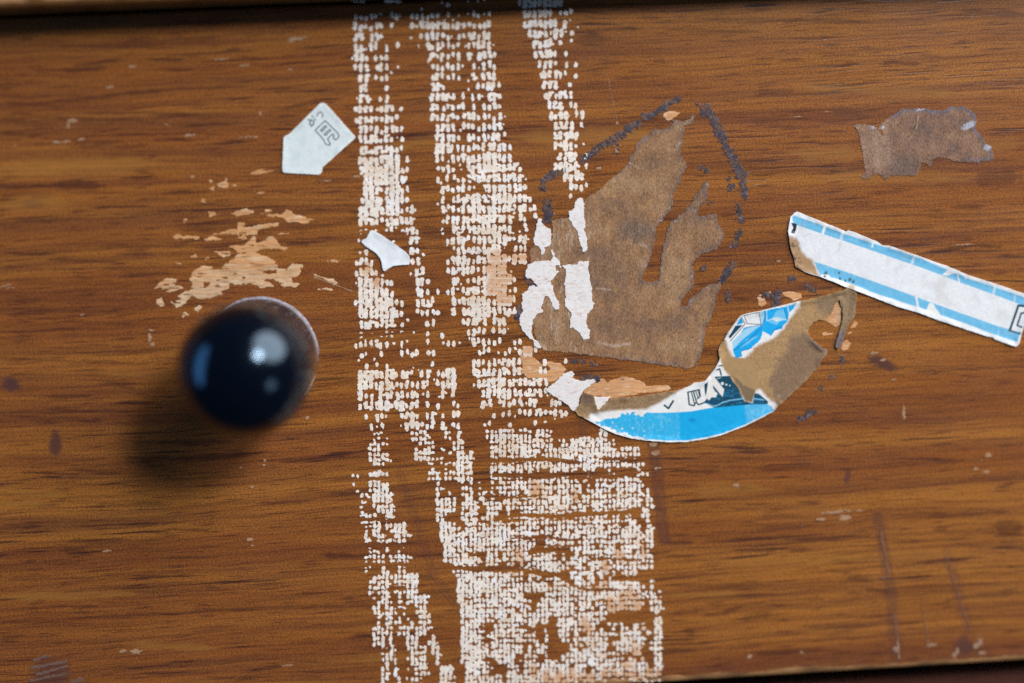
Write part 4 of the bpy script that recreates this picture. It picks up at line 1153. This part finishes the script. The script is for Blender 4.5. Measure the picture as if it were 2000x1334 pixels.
def c_label(u, v):
    c = np.tile(np.array([0.775, 0.805, 0.845]), (len(u), 1))
    c = lerp(c, (0.67, 0.70, 0.72), sstep(.15, .7, fbm(u / 20, v / 20, 3)) * .55)
    blue = np.array([0.15, 0.49, 0.76])
    bl = lerp(np.tile(blue, (len(u), 1)), (0.24, 0.60, 0.86), sstep(.1, .6, fbm(u / 6, v / 6, 2)) * .55)
    bl = lerp(bl, (0.07, 0.40, 0.72), sstep(.45, .7, fbm(u / 9, v / 9, 5)) * .6)
    for s in (s_top, s_bot):
        w = 1 - sstep(-.8, .8, sd_poly(u, v, s) + fbm(u / 3, v / 3, 4) * .5)
        c = c * (1 - w[:, None]) + bl * w[:, None]
    wh = (0.80, 0.83, 0.86)
    for pts, h, op in (([(1611,440),(1606,458)], 2.6, 1), ([(1645,455),(1641,472)], 3.2, .55), ([(1704,474),(1703,482)], 1.6, .9), ([(1784,502),(1779,520)], 2.6, .6),
                       ([(1868,530),(1874,556)], 1.4, .9), ([(1942,562),(1939,578)], 2.2, .6), ([(1789,580),(1793,602)], 2.0, 1), ([(1950,645),(1948,656)], .8, .6), ([(1982,578),(1980,590)], 1.6, .4)):
        c = ink(c, u, v, pts, wh, h, 1.2, op)
    c = fill(c, u, v, Q6([(630,260),(700,190),(800,190),(850,225),(740,255),(690,265)]), wh, .8, .8)
    c = fill(c, u, v, Q6([(870,230),(990,300),(950,315)]), wh, .8, .5)
    c = fill(c, u, v, Q6([(455,640),(505,655),(560,740),(605,800),(560,850),(430,790),(415,730)]), (0.78, 0.82, 0.80), .8, 1.0)
    # frayed lower edge of the bottom stripe, black specks
    c = fill(c, u, v, Q5([(540,905),(640,905),(700,950),(800,975),(900,1010),(1000,1060),(860,1070),(560,950)]), wh, .8, 2.2, 3)
    for (x, y, rr) in ((615, 890, 5), (600, 930, 3), (790, 890, 3), (800, 960, 4), (870, 985, 3), (930, 975, 4.5), (970, 1000, 4)):
        (uu, vv), = Q5([(x, y)])
        c = lerp(c, (0.03, 0.055, 0.065), (1 - sstep(.4, 1.0, np.hypot(u - uu, v - vv) / rr + fbm(u / 2.2, v / 2.2, 1) * .5)) * .85)
    for pts in ([(760,620),(790,570)], [(780,520),(830,490)], [(330,420),(410,370)], [(1130,960),(1170,930)]):
        c = ink(c, u, v, Q5(pts), (0.35, 0.36, 0.40), .6, .8, .6)
    # brown stained corner
    br = Q5([(120,400),(215,420),(270,480),(300,600),(370,680),(450,720),(480,800),(540,940),(350,885),(200,830),(130,600)])
    d = sd_poly(u, v, br) + fbm(u / 5, v / 5, 3) * 2
    bc = lerp(np.tile(np.array([0.40, 0.245, 0.125]), (len(u), 1)), (0.10, 0.065, 0.05), sstep(.05, .5, fbm(u / 4, v / 4, 6)) * sstep(1580, 1552, u))
    w = 1 - sstep(-5, 4, d)
    c = c * (1 - w[:, None]) + bc * w[:, None]
    c = lerp(c, (0.44, 0.31, 0.19), (1 - sstep(3, 12, np.hypot(u - 1662, (v - 562) * 1.1))) * .85)
    c = lerp(c, (0.52, 0.50, 0.46), sstep(.25, .75, fbm(u / 34, v / 34, 7)) * .35)
    c = lerp(c, (0.50, 0.46, 0.42), sstep(.45, .8, fbm(u / 4, v / 4, 1)) * .25)
    # printed characters
    c = fill(c, u, v, Q5([(158,240),(190,234),(240,250),(228,325),(205,378),(160,362),(192,300),(178,268)]), (0.008, 0.02, 0.035), .7)
    c = lerp(c, wh, (1 - sstep(.4, 1.2, np.hypot(u - 1549, v - 453))))
    for pts, h in (([(1800,690),(1672,678),(1556,1016)], 2.0), ([(1545,1020),(1690,1062)], 1.3), ([(1800,775),(1712,782),(1655,950),(1715,975)], 1.5)):
        c = ink(c, u, v, Q6(pts), TEAL, h * 1.15)
    e = sd_poly(u, v, lab)
    return lerp(c, (0.84, 0.84, 0.83), sstep(-2.2, -.6, e) * .6 * sstep(1575, 1600, u))


o = sheet('label_strip', (1530, 404, 2024, 690), 1.05, poly_field([lab], .55, 7, 5), c_label, M_print, 0.20, curl(lab, .30, 30, 6))
tag(o, 'slanting white label strip with two light blue stripes at the right edge', 'label', 'sticker remnants')

# -- remnant of the round blue sticker
rnd = [(1122,803),(1131,790),(1136,769),(1158,771),(1168,801),(1192,779),(1260,772),(1300,765),(1320,762),(1340,757),(1349,752),(1356,747),(1366,747),(1376,744),(1383,736),(1390,727),(1396,718),(1403,706),(1405,700),(1402,683),(1406,674),(1412,665),(1422,647),(1436,628),(1446,617),(1455,613),(1489,606),(1525,597),(1560,588),(1584,584),(1618,575),(1650,565),(1656,561),(1671,563),(1672,591),(1669,616),(1655,638),(1650,650),(1645,669),(1635,682),(1630,677),(1633,662),(1642,638),(1645,622),(1644,602),(1638,587),(1630,592),(1624,610),(1610,626),(1599,625),(1587,630),(1579,640),(1577,650),(1584,660),(1594,670),(1604,679),(1614,682),(1615,689),(1606,701),(1593,723),(1567,749),(1545,770),(1534,781),(1518,794),(1509,804),(1485,817),(1455,832),(1410,849),(1380,857),(1340,863),(1300,863),(1260,860),(1232,856),(1200,847),(1176,836),(1148,820),(1128,810)]
A = lambda pts: Z(1260, 700, 6.667, pts)
K = lambda pts: Z(1380, 560, 5.876, pts)
white_band = [(1148,822),(1153,808),(1200,801),(1262,799),(1290,785),(1320,767),(1340,755),(1360,744),(1376,742),(1396,716),(1405,701),(1413,722),(1424,735),(1440,760),(1458,790),(1476,764),(1484,760),(1496,774),(1516,790),(1512,806),(1480,822),(1410,852),(1340,866),(1232,860),(1148,824)]
blue_band = [(1164,824),(1192,817),(1208,812),(1236,806),(1252,814),(1262,806),(1290,806),(1323,805),(1350,803),(1384,797),(1410,793),(1452,789),(1494,787),(1506,793),(1511,802),(1485,814),(1455,829),(1410,846),(1380,853.5),(1340,860),(1300,860),(1262,857),(1225,848),(1182,834)]
mountain = A([(905,235),(1100,225),(1140,300),(1210,380),(1250,480),(1290,560),(1400,580),(1420,450),(1480,460),(1600,560),(1590,592),(1300,602),(1000,632),(905,642),(790,585),(760,575),(800,520),(850,400),(880,300)])
cabw = K([(385,340),(440,308),(640,268),(850,218),(1070,160),(1060,230),(970,340),(890,470),(770,590),(640,645),(545,695),(480,785),(400,855),(310,875),(280,770),(235,670),(200,600),(300,450)])


def c_round(u, v):
    # torn brown paper
    c = np.tile(np.array([0.40, 0.245, 0.115]), (len(u), 1))
    n = fbm(u / 26, v / 26, 4)
    c = lerp(c, (0.46, 0.29, 0.13), sstep(0, .6, n) * .8)
    dk = [(1500,740),(1530,690),(1545,655),(1585,650),(1620,690),(1600,720),(1560,760),(1515,800)]
    c = fill(c, u, v, dk, (0.225, 0.142, 0.088), 9, 9, 10, .9)
    c = fill(c, u, v, [(1590,580),(1680,555),(1680,625),(1640,690),(1625,690),(1640,620),(1600,610)], (0.235, 0.160, 0.095), 7, 6, 8, .85)
    c = fill(c, u, v, [(1625,660),(1652,640),(1650,690),(1625,690)], (0.15, 0.135, 0.15), 4, 4, 5, .8)
    c = lerp(c, (0.26, 0.235, 0.235), (1 - sstep(1, 3.2, sd_line(u, v, [(1584,661),(1596,673),(1613,684)]))) * .8)
    c = lerp(c, (0.05, 0.04, 0.05), (1 - sstep(.3, 1.4, sd_line(u, v, [(1586,669),(1592,678),(1606,688)]))) * .8)
    c = fill(c, u, v, [(1124,800),(1136,766),(1160,770),(1190,776),(1300,764),(1335,760),(1290,786),(1262,797),(1200,801),(1150,812)], (0.300, 0.195, 0.105), 3, 2, 6)
    c = lerp(c, (0.13, 0.085, 0.07), (1 - sstep(6, 17, np.hypot(u - 1145, v - 780))) * .7)
    c = c * (1 + .42 * fbm(u / 1.5, v / 1.9, 6, 2))[:, None]
    # white paper
    wht = lerp(np.tile(np.array([0.83, 0.835, 0.84]), (len(u), 1)), (0.77, 0.76, 0.75), sstep(.2, .7, fbm(u / 9, v / 9, 2)))
    for p, soft in ((white_band, 4.0), (cabw, 4.6)):
        d = sd_poly(u, v, p) + fbm(u / 6, v / 6, 3) * 2
        w = 1 - sstep(-soft, soft, d)
        c = c * (1 - w[:, None]) + wht * w[:, None]
    # cyan band
    bl = np.tile(np.array([0.004, 0.41, 0.80]), (len(u), 1))
    bl = lerp(bl, (0.03, 0.45, 0.80), 1 - sstep(1326, 1328.5, u))
    bl = lerp(bl, (0.20, 0.60, 0.86), (1 - sstep(1326, 1328.5, u)) * sstep(.05, .55, fbm(u / 3.2, v / 5, 5)) * .55)
    bl = lerp(bl, (0.22, 0.60, 0.86), sstep(1452, 1460, u + (v - 810) * -.12) * (.35 + .5 * sstep(0, .5, fbm(u / 3.5, v / 3.5, 2))))
    bl = lerp(bl, (0.0, 0.25, 0.62), (1 - sstep(4, 10, np.hypot(u - 1351, (v - 820) * 1.6))) * .7)
    d = sd_poly(u, v, blue_band)
    d = d + (fbm(u / 5, v / 5, 4) * 6 + fbm(u / 2, v / 2, 1, 2) * 2.5) * sstep(1285, 1225, u) + fbm(u / 3, v / 3, 4) * 2 * sstep(1490, 1505, u)
    w = 1 - sstep(-.7, .7, d)
    c = c * (1 - w[:, None]) + bl * w[:, None]
    for (x, y, r_) in ((1258, 842, 1.3), (1258, 851, 1.3), (1215, 837, 2), (1236, 836, 1.4), (1196, 825, 1.5), (1203, 832, 1.2)):
        c = lerp(c, (.74, .80, .84), 1 - sstep(r_ - .7, r_ + .5, np.hypot(u - x, v - y)))
    # dark mountain scene
    mt = lerp(np.tile(np.array([0.004, 0.060, 0.11]), (len(u), 1)), (0.008, 0.16, 0.33), sstep(-.1, .5, fbm(u / 9, v / 2.5, 6)) * sstep(748, 762, v))
    mt = lerp(mt, (0.05, 0.33, 0.62), sstep(.35, .7, fbm(u / 5, v / 1.8, 2)) * sstep(750, 760, v) * .7)
    w = 1 - sstep(-.8, .8, sd_poly(u, v, mountain))
    c = c * (1 - w[:, None]) + mt * w[:, None]
    c = ink(c, u, v, A([(780,580),(850,600),(910,620),(960,600),(1010,570),(1100,545),(1280,522),(1400,520),(1540,540)]), (0.25, 0.60, 0.85), .9, .7)
    c = ink(c, u, v, A([(930,500),(935,600)]), (0.10, 0.42, 0.70), .7, .7, .8)
    # lettering
    wl = (0.80, 0.79, 0.76)
    c = fill(c, u, v, A([(895,235),(1027,405),(1005,500),(885,350),(880,380),(942,455),(915,508),(865,503),(830,547),(780,500),(825,430),(845,330),(800,290)]), wl)
    c = fill(c, u, v, A([(768,335),(815,300),(803,420),(786,492),(772,430)]), TEAL)
    c = fill(c, u, v, A([(880,345),(945,440),(1000,500),(960,470),(900,420)]), TEAL)
    c = fill(c, u, v, A([(800,545),(830,547),(865,505),(885,545),(915,508),(960,540),(940,600),(880,610),(800,580)]), (0.004, 0.07, 0.15))
    for pts, h in (([(555,438),(572,600),(636,615),(652,580)], 1.15), ([(555,438),(702,405),(716,490),(680,522)], 1.0), ([(598,432),(640,585)], .9), ([(625,425),(668,570),(692,602),(785,568)], 1.1),
                   ([(655,418),(688,512)], .8), ([(684,412),(708,488)], .8), ([(250,610),(302,650),(362,555)], 1.5), ([(935,145),(968,135),(988,215)], 1.2), ([(955,95),(1000,90)], 1.0)):
        c = ink(c, u, v, A(pts), TEAL, h * 1.3)
    for x, y, r_ in ((1003, 325, 3.1), (1055, 340, 2.0), (1100, 352, 1.4)):
        (uu, vv), = A([(x, y)]); c = lerp(c, (0.70, 0.83, 0.88), 1 - sstep(r_ - .8, r_ + .5, np.hypot(u - uu, v - vv)))
    c = ink(c, u, v, A([(935,262),(980,252)]), (0.4, 0.65, 0.75), .7)
    # torn tongues over the picture
    c = fill(c, u, v, A([(1120,215),(1240,400),(1300,545),(1392,568),(1432,415),(1270,340),(1190,190)]), (0.215, 0.150, 0.085), 1.5, 1.5, 4)
    c = fill(c, u, v, A([(985,55),(1060,130),(1120,215),(1200,270),(1280,340),(1430,400),(1500,300),(1300,0),(1000,-40)]), (0.40, 0.255, 0.12), 2.4, 2.0, 6)
    # picture in the upper part
    mid = (0.005, 0.40, 0.84); pale = (0.36, 0.66, 0.86); deep = (0.004, 0.20, 0.50)
    c = fill(c, u, v, K([(430,470),(600,452),(628,430),(610,300),(660,272),(850,238),(1015,198),(990,255),(945,300),(932,388),(872,448),(862,485),(772,502),(735,562),(705,545),(640,512),(632,560),(600,625),(520,690),(480,722),(392,738),(400,795),(330,820),(308,752),(300,720),(330,650)]), mid, .8, 1.0, 3)
    c = fill(c, u, v, K([(290,632),(445,480),(520,462),(600,455),(430,590),(300,715)]), pale, .8)
    c = fill(c, u, v, K([(610,300),(650,280),(668,340),(640,470),(628,430)]), pale, .8)
    c = fill(c, u, v, K([(690,385),(740,380),(800,275),(880,255),(915,380),(840,395),(800,440),(720,410)]), (0.17, 0.55, 0.86), .8)
    c = fill(c, u, v, K([(740,365),(800,355),(870,382),(800,402)]), (0.66, 0.78, 0.84), .8)
    c = fill(c, u, v, K([(600,560),(480,650),(380,700),(460,600)]), (0.14, 0.53, 0.86), .8, 1)
    c = fill(c, u, v, K([(428,328),(598,292),(622,432),(462,420)]), (0.78, 0.80, 0.82), .7)
    c = fill(c, u, v, K([(340,432),(390,345),(422,412),(350,440)]), (0.01, 0.32, 0.70), .7)
    c = fill(c, u, v, K([(246,578),(328,445),(412,438),(268,592)]), (0.003, 0.055, 0.11), .7)
    for pts, h, k_ in (([(428,328),(598,292),(624,434),(462,422),(428,328)], .7, TEAL), ([(396,345),(440,425),(270,622)], .65, TEAL), ([(310,735),(480,610),(632,470),(668,340),(655,275)], .9, deep),
                       ([(330,815),(400,795),(388,740),(515,700)], .7, deep), ([(690,390),(800,350),(930,385)], .7, (0.60, 0.78, 0.86)), ([(685,270),(690,380)], .8, (0.5, .75, .86)),
                       ([(925,215),(945,310)], .8, (0.70, 0.82, 0.86)), ([(885,240),(925,385)], .8, deep), ([(735,560),(780,490),(870,450)], .8, deep), ([(445,470),(600,440)], .6, deep)):
        c = ink(c, u, v, K(pts), k_, h)
    c = lerp(c, (0.02, 0.05, 0.05), 1 - sstep(.6, 1.7, np.hypot(u - 1521.3, v - 773)))
    c = lerp(c, (0.62, 0.55, 0.42), (1 - sstep(2.2, 3.4, np.hypot(u - 1521.3, v - 773))) * sstep(1.2, 1.8, np.hypot(u - 1521.3, v - 773)) * .6)
    e = sd_poly(u, v, rnd)
    return lerp(c, (0.80, 0.81, 0.81), sstep(-2.4, -.8, e) * .8 * (((v > 815) & (u < 1508)) | ((v < 625) & (u < 1560))))


def f_round(X, Y):
    j = fbm(X / 7, Y / 7, 6)
    smooth = ((Y > 812) | ((X > 1390) & (X < 1570) & (Y < 660)) | ((X > 1340) & (X < 1410))).astype(float)
    return sd_poly(X, Y, rnd) + j * (1.6 - 1.2 * smooth) + fbm(X / 2.2, Y / 2.2, 3, 2) * (.6 - .5 * smooth)


o = sheet('round_sticker', (1112, 552, 1684, 872), 1.0, f_round, c_round, M_print, 0.22, curl(rnd, .30, 26, 5))
tag(o, 'hook-shaped remnant of a round sticker with bright blue band and torn brown paper', 'sticker', 'sticker remnants')
